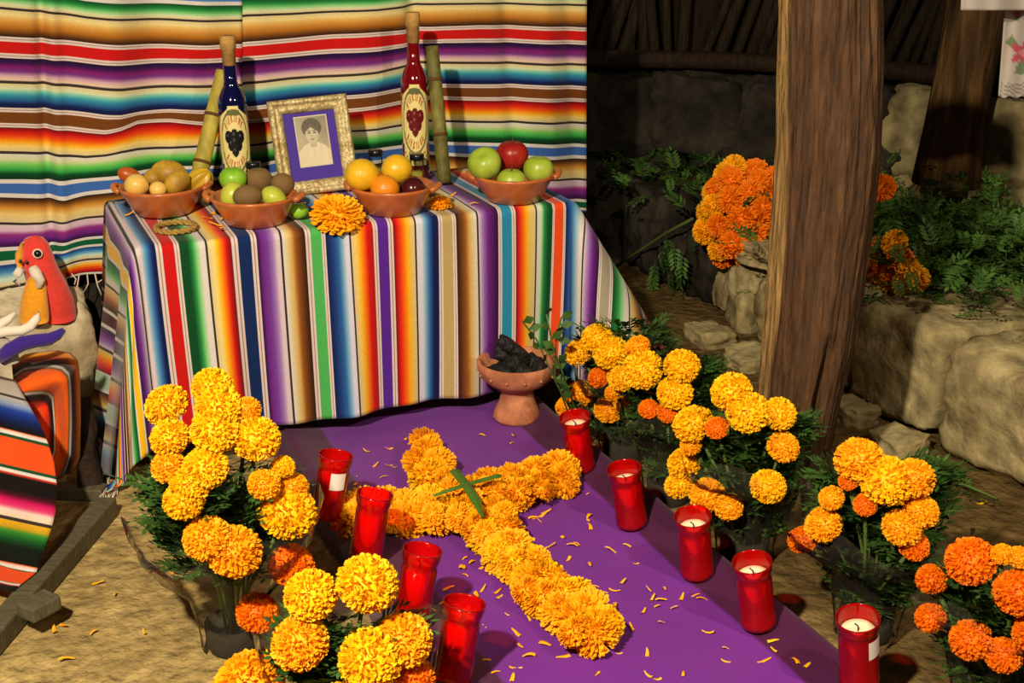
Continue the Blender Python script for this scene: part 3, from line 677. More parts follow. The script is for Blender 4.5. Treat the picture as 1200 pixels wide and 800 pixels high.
bunch((1.395, 2.30), [(752, 431, 24, Y_), (746, 405, 15, A_), (729, 441, 17, Y_), (799, 427, 21, Y_), (791, 458, 21, Y_), (720, 458, 12, A_), (783, 482, 13, O_), (760, 478, 12, O_)], 0.41, 0.12,
      'bunch of marigolds in clear wrap behind the second candle from the burner', 4, nleaf=600)
bunch((1.405, 2.00), [(811, 494, 24, Y_), (856, 456, 24, Y_), (876, 481, 25, Y_), (914, 483, 20, Y_), (919, 522, 19, A_), (801, 540, 21, Y_), (796, 566, 18, Y_), (901, 568, 21, Y_), (828, 578, 21, A_), (854, 592, 17, A_), (809, 520, 13, A_), (840, 500, 14, O_)], 0.41, 0.135,
      'bunch of yellow marigolds in clear wrap right against the wooden post', 5, nleaf=620)
bunch((1.455, 1.66), [(1006, 536, 28, A_), (1040, 560, 31, Y_), (1072, 558, 24, A_), (1080, 597, 21, A_), (1058, 616, 23, A_), (964, 612, 22, A_), (940, 630, 18, O_), (974, 582, 15, A_), (994, 562, 12, O_), (1072, 638, 18, O_), (1014, 590, 14, O_)], 0.44, 0.15,
      'bunch of amber marigolds in crinkled clear wrap behind the last candle, foot of the post', 6, nleaf=620)
bunch((1.475, 1.36), [(1137, 655, 29, O_), (1092, 676, 19, O_), (1090, 722, 18, O_), (1137, 748, 24, O_), (1193, 692, 28, O_), (1175, 648, 13, A_), (1196, 652, 14, A_), (1176, 766, 21, O_), (1215, 740, 26, O_)], 0.37, 0.13,
      'dim bunch of deep orange marigolds on the bare dirt below the stone bench', 7)

# cross of marigold heads
cr = empty('marigold_cross', (0.965, 2.2, 0.05), 'large cross of loose orange marigold heads lying on the purple cloth', 'flower cross')
cpts = [(497, 521), (493, 543), (514, 545), (518, 566), (500, 560), (406, 603), (428, 592), (424, 608), (450, 588), (452, 606), (478, 592), (480, 606), (504, 588), (505, 606), (530, 575), (530, 598), (552, 578), (548, 600), (574, 568), (578, 584), (600, 562), (604, 578), (626, 556), (632, 572), (655, 550), (660, 566), (560, 612), (584, 602), (590, 620), (572, 628), (604, 640), (588, 648), (622, 658), (604, 664), (640, 676), (620, 684), (652, 694), (636, 702), (672, 702), (656, 718), (690, 718), (674, 734), (706, 734), (698, 744)]
for i, (px, py) in enumerate(cpts):
    low = i % 2; p = at_z(px+rnd.uniform(-3, 3), py+rnd.uniform(-3, 3), ZC+0.040-0.006*low)
    k = 'orange' if i == 5 else rnd.choice(('amber', 'amber', 'amber', 'yellow'))
    tl = Vector((rnd.uniform(-.7, .7), rnd.uniform(-.8, .3), 0.8)).normalized().to_track_quat('Z', 'Y').to_euler()
    link('bloom', rnd.choice(FL[k]), cr, p-Vector((0.965, 2.2, 0.05)), tl, 0.039+0.007*rnd.random())
for i in range(46):
    px, py = cpts[(i*7) % len(cpts)]
    p = at_z(px+rnd.uniform(-9, 9), py+rnd.uniform(-9, 9), ZC+0.045+0.010*rnd.random())
    tl = Vector((rnd.uniform(-1, 1), rnd.uniform(-1, .6), 0.7)).normalized().to_track_quat('Z', 'Y').to_euler()
    link('bloom', rnd.choice(FL[rnd.choice(('amber', 'amber', 'yellow'))]), cr, p-Vector((0.965, 2.2, 0.05)), tl, 0.024+0.008*rnd.random())
pc_ = empty('palm_cross', at_z(548, 580, ZC+0.1), 'small green palm-leaf cross laid on the centre of the marigold cross', 'palm cross')
def strip(pts, wd, z):
    P3 = [at_z(x, y, zz)-pc_.location for x, y, zz in pts]; vs = []
    for i, p in enumerate(P3):
        t = (P3[min(i+1, len(P3)-1)]-P3[max(0, i-1)]); s = Vector((-t.y, t.x, 0)).normalized()*wd[i]/2
        vs += [p-s, p+Vector((0, 0, 0.003)), p+s]
    return vs, grid_faces(len(P3), 3)
for pts, wd in (([(508, 581, 0.135), (530, 573, 0.145), (552, 566, 0.146), (586, 557, 0.145)], [0.008, 0.013, 0.014, 0.016]), ([(532, 551, 0.144), (545, 566, 0.150), (556, 584, 0.150), (566, 606, 0.140)], [0.022, 0.02, 0.021, 0.006])):
    vs, fs = strip(pts, wd, 0); solid(mesh('leaf_strip', vs, fs, M['palm'], pc_, False), 0.0015)

# loose petals
pm = []
for s in range(4):
    rg = random.Random(s); b = MB(); k = []
    for j in range(4):
        t = j/3; wv = 0.0045*(0.35+1.1*t-0.5*t*t); z = 0.003+0.004*math.sin(t*3+s)
        k += [(-0.012+0.024*t, -wv+0.003*math.sin(s+t*2), z), (-0.012+0.024*t, 0.003*math.sin(s+t*2), z+0.0015), (-0.012+0.024*t, wv+0.003*math.sin(s+t*2), z)]
    me = bpy.data.meshes.new('petal'); me.from_pydata(k, [], grid_faces(4, 3)); me.materials.append(M['petal'] if s % 2 else M['amber']); pm.append(me)
spots = [(475, 515), (500, 520), (566, 510), (600, 520), (603, 510), (430, 528), (455, 525), (440, 545), (455, 545), (463, 547), (415, 570), (420, 560), (450, 560), (685, 580), (660, 630), (690, 618), (625, 607), (632, 610), (675, 638), (735, 640), (715, 646), (745, 660), (692, 662), (545, 655), (560, 650), (553, 660), (565, 665), (580, 660), (575, 672), (546, 675), (559, 697), (566, 690), (530, 705), (518, 708), (533, 710), (510, 720), (597, 720), (605, 742), (690, 690), (697, 688), (708, 695), (720, 692), (730, 682), (722, 712), (740, 735), (757, 765), (760, 690), (765, 700), (775, 704), (780, 690), (790, 712), (770, 710), (755, 716), (775, 730), (800, 700), (815, 698), (822, 703), (905, 755), (910, 765), (895, 775), (930, 780), (945, 785), (760, 790), (770, 795), (800, 790), (850, 775), (610, 757), (570, 775), (580, 790), (600, 795), (500, 690), (690, 610), (645, 640), (560, 720), (620, 770), (640, 755), (660, 770), (700, 790), (830, 740), (850, 760), (690, 520), (640, 600), (665, 655), (525, 690), (585, 700), (548, 735), (725, 765)]
for k in range(45):
    spots.append((rnd.gauss(580, 70), rnd.gauss(690, 50)))
for (x, y) in spots:
    p = at_z(x, y, ZC+0.003)
    if not (0.66 < p.x < 1.28 and 1.25 < p.y < 2.8): continue
    if p.x > 1.2: p.z += (p.x-1.19)*0.21
    if p.x < 0.73: p.z += (0.735-p.x)*0.22
    o = link('petal', rnd.choice(pm), None, p, (rnd.uniform(-.3, .3), rnd.uniform(-.3, .3), rnd.uniform(0, 6.28)), rnd.uniform(0.5, 1.05))
    tag(o, 'loose orange marigold petal scattered on the purple cloth', 'petal', 'petals on the purple cloth')
for (x, y) in [(115, 683), (136, 697), (75, 733), (65, 737), (78, 774), (200, 670), (170, 740), (232, 672), (110, 742), (1040, 520), (1060, 530), (1075, 532), (1000, 488), (1030, 512), (1150, 590), (860, 370), (820, 380)]:
    o = link('petal', rnd.choice(pm), None, at_z(x, y, 0.004), (0, 0, rnd.uniform(0, 6.28)), rnd.uniform(0.7, 1.2))
    tag(o, 'dry orange petal dropped on the bare dirt floor', 'petal', 'petals on the dirt')
for (x, y) in [(152, 251), (248, 251), (253, 264), (262, 270), (243, 256), (515, 232), (520, 238), (508, 243), (530, 229), (555, 240), (525, 243), (352, 241), (265, 258)]:
    o = link('petal', rnd.choice(pm), None, at_z(x, y, ZT+0.005), (0, 0, rnd.uniform(0, 6.28)), rnd.uniform(0.8, 1.3))
    tag(o, 'loose orange petal on the striped tablecloth among the bowls', 'petal', 'petals on the table')

# ------------------------------------------------------------------ candles
def candle(px, py, side, wz, label, sticker=False, lean=None):
    x = at_z(px, py, 0.066); x.z = 0.0560+abs((x.x-1.199) if side > 0 else (0.735-x.x))*0.26+0.003
    t = empty('jar_candle', x, label, 'candle', 'red glass candles')
    tilt = R(11.5 if lean is None else lean); t.rotation_euler = (R(1.5), -tilt*side, rnd.uniform(0, 0.4))
    h = 0.142
    b = MB(); b.lathe([(0.001, 0.003), (0.030, 0.003), (0.0335, 0.006), (0.034, 0.016), (0.0325, 0.020), (0.0325, 0.106), (0.031, 0.114), (0.0325, 0.119), (0.0345, 0.124), (0.036, h-0.003), (0.0362, h), (0.0345, h), (0.034, h-0.004), (0.0325, 0.124), (0.029, 0.114), (0.0305, 0.106), (0.0305, 0.008), (0.001, 0.008)], 36)
    b.build('jar', M['redglass'], t)
    b = MB(); b.lathe([(0.001, 0.009), (0.030, 0.009), (0.030, wz-0.006), (0.0285, wz-0.004), (0.0285, wz-0.003)], 32); b.build('wax_body', M['redwax'], t)
    b = MB(); b.lathe([(0.0285, wz-0.003), (0.0283, wz), (0.02, wz-0.0012), (0.001, wz-0.002)], 32); b.build('wax_top', M['wax'], t)
    b = MB(); b.tube([(0, 0, wz-0.003), (0.001, 0.001, wz+0.008), (-0.005, 0.002, wz+0.016)], 0.0013, 5); b.build('wick', M['wick'], t)
    if sticker:
        vs = []
        for i in range(9):
            a = R(-62)+R(58)*i/8-YAW+R(sticker)
            for z in (0.075, 0.112): vs.append((0.0333*math.cos(a), 0.0333*math.sin(a), z))
        fs = [(2*i, 2*i+2, 2*i+3, 2*i+1) for i in range(8)]; mesh('sticker', vs, fs, M['sticker'], t)
    return t
candle(681, 548, 1, 0.118, 'red jar candle with cream wax beside the clay incense burner')
candle(741, 611, 1, 0.110, 'second red jar candle from the clay burner, in the row along the wrapped bouquets')
candle(817, 671, 1, 0.113, 'third red jar candle from the clay burner, before the post bouquet')
candle(889, 731, 1, 0.112, 'fourth red jar candle from the clay burner, off the post foot')
candle(1006, 806, 1, 0.115, 'last red jar candle of the row, white sticker, bent wick, below amber bouquet', -26)
candle(383, 620, -1, 0.108, 'red jar candle with white paper sticker behind the tip of the cross arm', -38)
candle(428, 668, -1, 0.105, 'red jar candle at the tip of the cross arm by the tall bouquet')
candle(482, 738, -1, 0.106, 'red jar candle right behind the low bunch of big marigolds')
candle(530, 806, -1, 0.112, 'red jar candle alongside the low bunch of big marigolds, near cloth end')

# ------------------------------------------------------------------ incense burner and charcoal
bp_ = at_z(606, 491, ZC)
t = empty('incense_burner', bp_, 'footed clay incense burner filled with black charcoal', 'incense burner'); t.scale = (1.14, 1.14, 1.08)
b = MB(); b.lathe([(0.001, 0.003), (0.050, 0.003), (0.055, 0.012), (0.050, 0.026), (0.040, 0.050), (0.036, 0.070), (0.042, 0.085), (0.066, 0.098), (0.083, 0.115), (0.089, 0.135), (0.090, 0.148), (0.086, 0.153), (0.080, 0.150), (0.078, 0.135), (0.065, 0.118), (0.03, 0.108), (0.001, 0.106)], 40); b.build('bowl', M['clay'], t)
for k in range(14):
    a = 2*math.pi*k/14; b = MB(); b.lathe([(0.001, 0.004), (0.003, 0.003), (0.004, 0)], 8, m=Vector((math.cos(a), math.sin(a), 0)).to_track_quat('Z', 'Y').to_matrix(), c=(0.0865*math.cos(a), 0.0865*math.sin(a), 0.125)); b.build('knob', M['clay'], t)
for k, (dx, dy, dz, s) in enumerate(((-.04, 0, .14, .05), (.0, -.03, .142, .05), (.035, .01, .14, .048), (.0, .035, .145, .05), (-.035, -.035, .138, .04), (.03, -.04, .138, .04), (-.01, .0, .165, .05), (-.02, .02, .178, .042))):
    me = rock_mesh('charcoal', (s*1.5, s, s*0.8), 200+k, 0.18, 4, 5, M['charcoal'])
    o = link('charcoal_lump', me, None, bp_+Vector((dx*1.15, dy*1.15, dz-0.006)), (k*0.7, k*0.4, k*1.3))
    tag(o, 'black lump of charcoal heaped in the clay burner', 'charcoal', 'charcoal in the burner')
me = rock_mesh('charcoal', (0.10, 0.035, 0.03), 210, 0.15, 4, 5, M['charcoal'])
o = link('charcoal_lump', me, None, bp_+Vector((-0.01, 0.0, 0.192)), (0.2, R(38), R(-10)))
tag(o, 'long black stick of charcoal jutting up on top of the heap', 'charcoal', 'charcoal in the burner')

# ------------------------------------------------------------------ bowls and fruit
def bowl(px, py, label, rz):
    p = at_z(px, py, ZT+0.004); t = empty('clay_bowl', p, label, 'bowl', 'clay bowls on the altar', rz)
    b = MB(); b.lathe([(0.001, 0.0), (0.060, 0.0), (0.068, 0.004), (0.082, 0.028), (0.095, 0.052), (0.102, 0.062), (0.104, 0.067), (0.100, 0.070), (0.094, 0.064), (0.078, 0.030), (0.062, 0.010), (0.001, 0.009)], 44); b.build('bowl_body', M['terracotta'], t)
    for s in (-1, 1):
        b = MB(); pts = []
        for k in range(9):
            a = math.pi*k/8; pts.append((s*(0.098+0.017*math.sin(a)), -0.026*math.cos(a), 0.060+0.010*math.sin(a)))
        b.tube(pts, 0.0075, 8); b.build('handle', M['terracotta'], t)
    return p
bA = bowl(193, 249, 'clay bowl of mixed yellow fruit beside the pale yellow cane', R(-15))
bB = bowl(300, 261, 'clay bowl of green and brown fruit in front of the blue bottle', R(-25))
bC = bowl(461, 248, 'clay bowl of yellow citrus and a plum in front of the red bottle', R(-30))
bD = bowl(602, 234, 'clay bowl of apples at the table end by the dark doorway', R(-20))
def fmat(name, c, c2=None, rough=0.35, vary=0.15, vs=10, **k): return mat(name, c, rough, 0.4, vary=vary, vscale=vs, col2=c2, **k)
FM = {'gapple': fmat('green_apple', (150, 176, 44), (170, 190, 70)), 'lime': fmat('green_citrus', (120, 178, 40), (140, 190, 50)), 'rapple': fmat('red_apple', (140, 16, 20), (168, 40, 30)), 'grape': fmat('yellow_grapefruit', (236, 190, 40), (230, 176, 30), bump=0.15, bscale=120), 'orangef': fmat('orange_fruit', (232, 150, 30), (226, 132, 20), bump=0.15, bscale=120), 'plum': fmat('plum', (56, 12, 20), (76, 24, 26), 0.2), 'sapodilla': fmat('sapodilla', (132, 104, 60), (112, 84, 46), 0.8), 'guava': fmat('guava', (196, 200, 80), (180, 190, 60)), 'peach': fmat('pale_peach', (238, 206, 110), (232, 180, 90)), 'mango': fmat('ripe_mango', (214, 170, 52), (150, 110, 32), 0.5, 0.3, 16), 'slice': fmat('orange_fruit_slice', (190, 96, 34), (170, 80, 26)), 'carambola': fmat('carambola', (204, 168, 44), (180, 140, 36))}
def fruit(name, px, py, yy, rpx, mk, label, cat, shape=(1, 1, 0.95), dimple=False, rot=(0, 0, 0), star=False, stem=False, taper=0.0):
    p = at_y(px, py, yy); depth = (p-CP).dot(FW); r = rpx*depth/FPX
    nn, nk = 28, 18; vs = []
    for j in range(nk+1):
        th = math.pi*j/nk; z = -math.cos(th); q = math.sin(th)
        if dimple:
            z = z*(1-0.22*math.exp(-(q/0.33)**2)) ; q *= 1.0+0.06*z
        q *= 1-taper*z
        for i in range(nn):
            a = 2*math.pi*i/nn; k = q
            if star: k = q*(0.55+0.45*abs(math.cos(2.5*a))**1.5)
            k *= 1+0.03*noise.noise(Vector((math.cos(a)*1.5, math.sin(a)*1.5, z*1.5+px)))
            vs.append((r*shape[0]*k*math.cos(a), r*shape[1]*k*math.sin(a), r*shape[2]*z))
    fs = [(j*nn+i, j*nn+(i+1) % nn, (j+1)*nn+(i+1) % nn, (j+1)*nn+i) for j in range(nk) for i in range(nn)]
    o = mesh(name, vs, fs, FM[mk]); o.location = p; o.rotation_euler = rot; tag(o, label, cat)
    if stem:
        b = MB(); b.tube([(0, 0, r*shape[2]*0.74), (0.002, 0, r*shape[2]*0.95), (0.004, 0.002, r*shape[2]*1.12)], 0.0016, 5); b.build('stem', M['cane_node'], o)
    return o
yA, yB, yC, yD = bA.y, bB.y, bC.y, bD.y
fruit('peach', 160, 217, yA-0.035, 14, 'peach', 'round pale yellow peach at the bowl edge beside an orange fruit piece', 'fruit')
fruit('fruit_piece', 152, 206, yA+0.045, 13, 'slice', 'brownish orange fruit piece leaning up behind the pale peach', 'fruit', (1.1, 0.7, 0.75), rot=(0.3, 0.5, 0))
fruit('mango', 199, 202, yA+0.02, 17, 'mango', 'large speckled yellow mango on top of the mixed fruit bowl', 'fruit', (1.25, 0.9, 0.85), rot=(0, 0.25, -0.3), taper=0.1)
fruit('mango', 207, 213, yA-0.03, 14, 'mango', 'speckled yellow mango with dark marks in front of the larger one', 'fruit', (1.2, 0.85, 0.9), rot=(0.2, -0.5, 0.2), taper=0.15)
fruit('guava', 180, 209, yA+0.03, 12, 'mango', 'small dull yellow guava wedged behind the peach and mangoes', 'fruit')
fruit('guava', 185, 222, yA-0.04, 10, 'peach', 'small bright yellow guava low at the rim between peach and mango', 'fruit')
fruit('carambola', 232, 214, yA-0.0, 19, 'carambola', 'ribbed golden carambola at the cane side of the bowl', 'fruit', (0.8, 0.8, 1.1), rot=(0.5, 0.7, 0.2), star=True)
fruit('green_citrus', 273, 210, yB+0.045, 16, 'lime', 'bright green round fruit at the back of the green and brown bowl', 'fruit', dimple=True)
fruit('sapodilla', 303, 211, yB+0.055, 16, 'sapodilla', 'brown sapodilla with a dent in top beside the bright green fruit', 'fruit', dimple=True)
fruit('sapodilla', 331, 216, yB+0.03, 14, 'sapodilla', 'smaller brown sapodilla beside the picture frame', 'fruit')
fruit('sapodilla', 290, 230, yB-0.045, 15, 'sapodilla', 'brown sapodilla at the bowl rim between two green guavas', 'fruit', (1.15, 1, 0.9))
fruit('guava', 272, 229, yB-0.015, 15, 'guava', 'yellow green guava half behind the front sapodilla', 'fruit', (0.9, 0.9, 1.1), rot=(0, 0.4, 0))
fruit('guava', 321, 232, yB-0.045, 15, 'guava', 'light green guava with dark blossom end at the rim by the marigold head', 'fruit', (1.1, 1, 0.85), rot=(0, 0.8, 0))
fruit('grapefruit', 424, 205, yC-0.01, 20, 'grape', 'large yellow grapefruit with a brown scar next to the frame', 'fruit')
fruit('grapefruit', 465, 198, yC+0.03, 18, 'grape', 'smooth yellow grapefruit in front of the red bottle', 'fruit')
fruit('orange', 451, 221, yC-0.05, 17, 'orangef', 'orange low in the citrus bowl between grapefruit and plum', 'fruit')
fruit('plum', 483, 221, yC-0.03, 15, 'plum', 'dark purple plum at the rim of the citrus bowl', 'fruit')
fruit('orange', 437, 212, yC+0.04, 14, 'orangef', 'small orange half hidden between the two grapefruits', 'fruit')
fruit('apple', 568, 192, yD-0.0, 20, 'gapple', 'green apple turned to show its dimple, cane side of the apple bowl', 'fruit', dimple=True, rot=(0.35, -0.55, 0), stem=False)
fruit('apple', 600, 182, yD+0.045, 19, 'rapple', 'shiny red apple on top of the green apples', 'fruit', dimple=True, stem=True)
fruit('apple', 599, 213, yD-0.04, 17, 'gapple', 'green apple low in the bowl below the red apple', 'fruit', dimple=True, stem=True)
fruit('apple', 631, 199, yD-0.01, 18, 'gapple', 'green apple at the wall end of the apple bowl', 'fruit', dimple=True)
fruit('lime', 350, 247, 2.95, 10, 'lime', 'small green lime on the tablecloth between bowl and marigold head', 'fruit', (1.2, 1, 0.9))
# single marigold head on the table
p = at_z(395, 251, ZT+0.026); mh = link('fallen_marigold', FL['amber'][0], None, p, (R(25), 0, 0), (0.062, 0.056, 0.046))
tag(mh, 'single fluffy orange marigold head lying on the table before the framed portrait', 'flower')
p = at_z(515, 238, ZT+0.014); mh = link('fallen_marigold', FL['amber'][1], None, p, (0, 0, 1), (0.03, 0.03, 0.022))
tag(mh, 'small broken marigold head lying beside the citrus bowl', 'flower')
# straw ring
p = at_z(206, 266, ZT+0.009); b = MB(); n = 40
for s in range(2):
    pts = [((0.046+0.003*math.sin(9*a+s*3))*math.cos(a), (0.046+0.003*math.sin(9*a+s*3))*math.sin(a), 0.004*math.cos(9*a+s*3)) for a in [2*math.pi*i/n for i in range(n+1)]]
    b.tube(pts, 0.0045, 6)
o = b.build('straw_ring', M['rope']); o.location = p; tag(o, 'thin braided straw ring lying flat on the tablecloth', 'ring')

# ------------------------------------------------------------------ bottles, canes, jars, portrait
def bottle(px, y_top, yy, name, glass, emblem, label, H):
    base = at_y(px, y_top, yy); base.z = ZT+0.004
    t = empty('liqueur_bottle', base, label, 'bottle', None, 0)
    b = MB(); r = 0.0365; k = H/0.42
    b.lathe([(0.001, 0.0), (r-0.004, 0.0), (r, 0.006), (r, 0.245*k), (r-0.003, 0.262*k), (0.026, 0.280*k), (0.019, 0.292*k), (0.0165, 0.305*k), (0.016, 0.345*k), (0.001, 0.346*k)], 36); b.build('glass_body', glass, t)
    b = MB(); b.lathe([(0.001, 0.3462*k), (0.0168, 0.3462*k), (0.0168, 0.385*k), (0.0195, 0.386*k), (0.0195, 0.416*k), (0.018, 0.42*k), (0.001, 0.42*k)], 24); b.build('cork_stopper', M['cork'], t)
    # ornate paper label on the camera-facing side, printed as colour
    fa = math.atan2(-base.y, -base.x)
    nr, nc = 90, 44; vs = []; cc = []; z0, z1 = 0.040*k, 0.247*k; keep = []
    hw = r*1.18
    for i in range(nr):
        v = i/(nr-1)
        for j in range(nc):
            s = (j/(nc-1)-0.5)*2; wv = 0.80+0.20*math.cos((v-0.55)*5.2)
            if v > 0.86: wv *= max(0.42, 1-(v-0.86)*5.5)
            if v < 0.26: wv = max(wv*0.86, 0.72)
            a = fa+s*wv*1.3
            z = lerp(z0, z1, v); vs.append(((r+0.0012)*math.cos(a), (r+0.0012)*math.sin(a), z))
            col = lin((226, 212, 140)); x = s*wv; yv = (v-0.55)*2.3
            rr = math.hypot(x*1.25, yv)
            if 0.86 < rr < 0.95 : col = lin((120, 110, 70))
            if 0.58 < rr < 0.80 and abs(yv) > 0.30:
                an = math.atan2(x, abs(yv))
                if abs(math.sin(an*11)) > 0.35 and abs(an) < 0.85: col = lin((176, 92, 50)) if math.sin(an*31) > -0.3 else col
            # grape cluster
            for gx, gy, gr in ((-.32, .14, .19), (0, .18, .2), (.32, .14, .19), (-.18, -.07, .2), (.18, -.07, .2), (0, -.27, .17), (0, .0, .2)):
                if math.hypot(x-gx, yv-gy) < gr: col = emblem if math.hypot(x-gx+.04, yv-gy-.05) > 0.045 else tuple(min(1, e*2.5+0.06) for e in emblem)
            if v < 0.24:
                if 0.04 < v < 0.19 and math.sin(x*22)*math.sin(v*70) > 0.15: col = lin((150, 140, 60))
            if 0.885 < v < 0.955 and abs(x) < 0.3: col = lin((96, 100, 60))
            if abs(s) > 0.93: col = lin((196, 176, 96))
            cc.append(col)
    mesh('paper_label', vs, grid_faces(nr, nc), M['paint'], t, True, cc)
    return t
bottle(278, 200, 3.235, 'blue', M['bluebottle'], lin((16, 16, 22)), 'dark blue glass bottle with cork and cream label showing a black grape cluster', 0.405)
bottle(488, 200, 3.255, 'red', M['redbottle'], lin((96, 12, 20)), 'tall red liqueur bottle with cork and cream label showing red grapes', 0.44)
def cane(p0, p1, r, m, nodes, label):
    base = p1.copy(); t = empty('sugarcane', base, label, 'sugarcane'); d = p0-p1
    b = MB(); pts = []; rr = []
    for k in range(25):
        u = k/24; pts.append(d*u); nd = min(abs(u-q) for q in nodes); rr.append(r*(1+0.10*math.exp(-(nd/0.03)**2)-0.06*u))
    b.tube(pts, rr, 14); b.build('stalk', m, t)
    for q in nodes:
        b = MB(); b.tube([d*(q-0.012), d*(q+0.012)], r*1.11, 14); b.build('node_ring', M['cane_node'], t)
p1 = at_z(226, 236, ZT+0.01); p0 = at_y(262, 84, p1.y+0.10)
cane(p0, p1, 0.021, M['cane'], (0.30, 0.66), 'pale yellow sugarcane stalk leaning beside the blue bottle')
p1 = at_z(521, 214, ZT+0.01); p0 = at_y(506, 54, p1.y+0.07)
cane(p0, p1, 0.0185, M['cane2'], (0.36, 0.76), 'mottled green sugarcane stalk leaning beside the red bottle')
def shaker(px, py, yy, label, h=0.07):
    p = at_y(px, py, yy); p.z = ZT+0.004; t = empty('small_jar', p, label, 'jar', 'small black-capped jars')
    b = MB(); b.lathe([(0.001, 0), (0.017, 0), (0.0185, 0.004), (0.0185, h-0.022), (0.0165, h-0.016), (0.001, h-0.0155)], 20); b.build('glass', M['clearglass'], t)
    b = MB(); b.lathe([(0.001, 0.003), (0.0165, 0.003), (0.0165, h*0.45), (0.001, h*0.45)], 18); b.build('contents', M['cane'], t)
    b = MB(); b.lathe([(0.001, h-0.0155), (0.0185, h-0.0155), (0.0195, h-0.012), (0.0195, h-0.002), (0.018, h), (0.001, h)], 22); b.build('cap', M['black_cap'], t)
shaker(489, 205, 3.17, 'small clear jar with black cap standing in front of the red bottle', 0.085)
shaker(441, 205, 3.24, 'small jar with black cap half hidden behind the grapefruits', 0.09)
shaker(298, 214, 3.15, 'small jar with black cap half hidden behind the sapodillas', 0.105)

# framed portrait: axes in the frame plane
fb = at_z(375, 226, ZT+0.004); fr = empty('picture_frame', fb, 'gilt picture frame with an old sepia portrait on violet card', 'picture frame')
fr.rotation_euler = (R(-14), R(-3.0), R(-4))
FWD, FHT, mo = 0.205, 0.245, 0.036
def bar(x0, z0, x1, z1, nx, nz):
    """mitred moulding bar from outer corner to outer corner; inner side towards (nx,nz)"""
    prof = [(0.0, 0.0), (0.0, 0.016), (0.006, 0.021), (0.014, 0.019), (0.018, 0.012), (0.022, 0.015), (0.030, 0.011), (mo, 0.005), (mo, 0.0)]
    L = math.hypot(x1-x0, z1-z0); dx, dz = (x1-x0)/L, (z1-z0)/L; vs = []; n = 60
    for k in range(n+1):
        u = k/n
        for q, h in prof:
            s = lerp(q, L-q, u); hh = h+(0.003*abs(math.sin(s*300)) if 0.004 < q < 0.016 else 0)
            vs.append((x0+dx*s+nx*q, -hh, z0+dz*s+nz*q))
    return vs, grid_faces(n+1, len(prof))
b = MB()
for args in ((-FWD/2, 0, -FWD/2, FHT, 1, 0), (-FWD/2, FHT, FWD/2, FHT, 0, -1), (FWD/2, FHT, FWD/2, 0, -1, 0), (FWD/2, 0, -FWD/2, 0, 0, 1)):
    b = MB(); vs, fs = bar(*args); b.add(vs, fs); b.build('frame_side', M['gold'], fr)
b = MB(); b.box((0, 0.004, FHT/2), (FWD-0.004, 0.006, FHT-0.004)); b.build('backing', M['table_wood'], fr, False)
b = MB(); b.box((0, -0.0015, FHT/2), (FWD-2*mo+0.004, 0.003, FHT-2*mo+0.004)); b.build('violet_card', M['violetmat'], fr, False)
nr, nc = 110, 70; vs, cc = [], []; pw, phh = 0.086, 0.130
for i in range(nr):
    v = i/(nr-1)
    for j in range(nc):
        u = j/(nc-1); vs.append(((u-0.5)*pw+0.002, -0.0036, FHT/2-phh/2+0.012+v*phh))
        g = 0.42+0.10*math.sin(v*3+u*2)+0.05*noise.noise(Vector((u*5, v*6, 0)))
        def el(cx, cy, rx, ry): return math.hypot((u-cx)/rx, (v-cy)/ry)
        if el(0.50, -0.02, 0.60, 0.50) < 1: g = 0.80-0.06*noise.noise(Vector((u*9, v*3, 2)))       # blouse and shoulders
        if abs(u-0.5) < 0.10 and 0.38 < v < 0.52: g = 0.55                                         # neck
        if el(0.5, 0.76, 0.30, 0.19) < 1: g = 0.13+0.05*noise.noise(Vector((u*14, v*14, 3)))      # hair
        if el(0.49, 0.645, 0.195, 0.19) < 1:
            g = 0.66-0.16*max(0, (u-0.5)*3)
            if v > 0.775-0.5*abs(u-0.47): g = 0.15
            for ex in (0.41, 0.57):
                if el(ex, 0.665, 0.05, 0.016) < 1: g = 0.16
                if el(ex, 0.705, 0.07, 0.010) < 1: g = 0.24
            if el(0.49, 0.60, 0.03, 0.014) < 1: g = 0.45
            if el(0.49, 0.535, 0.065, 0.016) < 1: g = 0.30
        if u < 0.03 or u > 0.97 or v < 0.02 or v > 0.98: g = 0.72
        cc.append((g*0.92, g*0.80, g*0.56))
mesh('sepia_portrait', vs, grid_faces(nr, nc), M['paint'], fr, False, cc)
b = MB(); b.box((0, -0.0065, FHT/2), (FWD-2*mo+0.004, 0.0015, FHT-2*mo+0.004)); b.build('glass_pane', M['pane'], fr, False)
b = MB(); b.box((0, 0.045, 0.085), (0.05, 0.004, 0.18), rot=(R(27), 0, 0)); b.build('easel_back', M['table_wood'], fr, False)

# ------------------------------------------------------------------ left corner: low chair with orange serape, puppets, floor rails
ch = empty('low_chair', (-0.06, 3.08, 0), 'low dark wooden chair frame under the orange serape', 'chair')
b = MB(); b.box((-0.16, 0.0, 0.295), (0.36, 0.26, 0.03)); bevel(b.build('seat', M['grey_wood'], ch, False), 0.005)
for sx in (-0.32, 0.0):
    for sy in (-0.10, 0.10):
        b = MB(); b.tube([(sx, sy, 0.28), (sx+0.01, sy*1.05, 0.15), (sx+(0.02 if sx == 0 else -0.02), sy*1.1, 0.0)], [0.02, 0.019, 0.022], 10); b.build('leg', M['dark_wood'], ch)
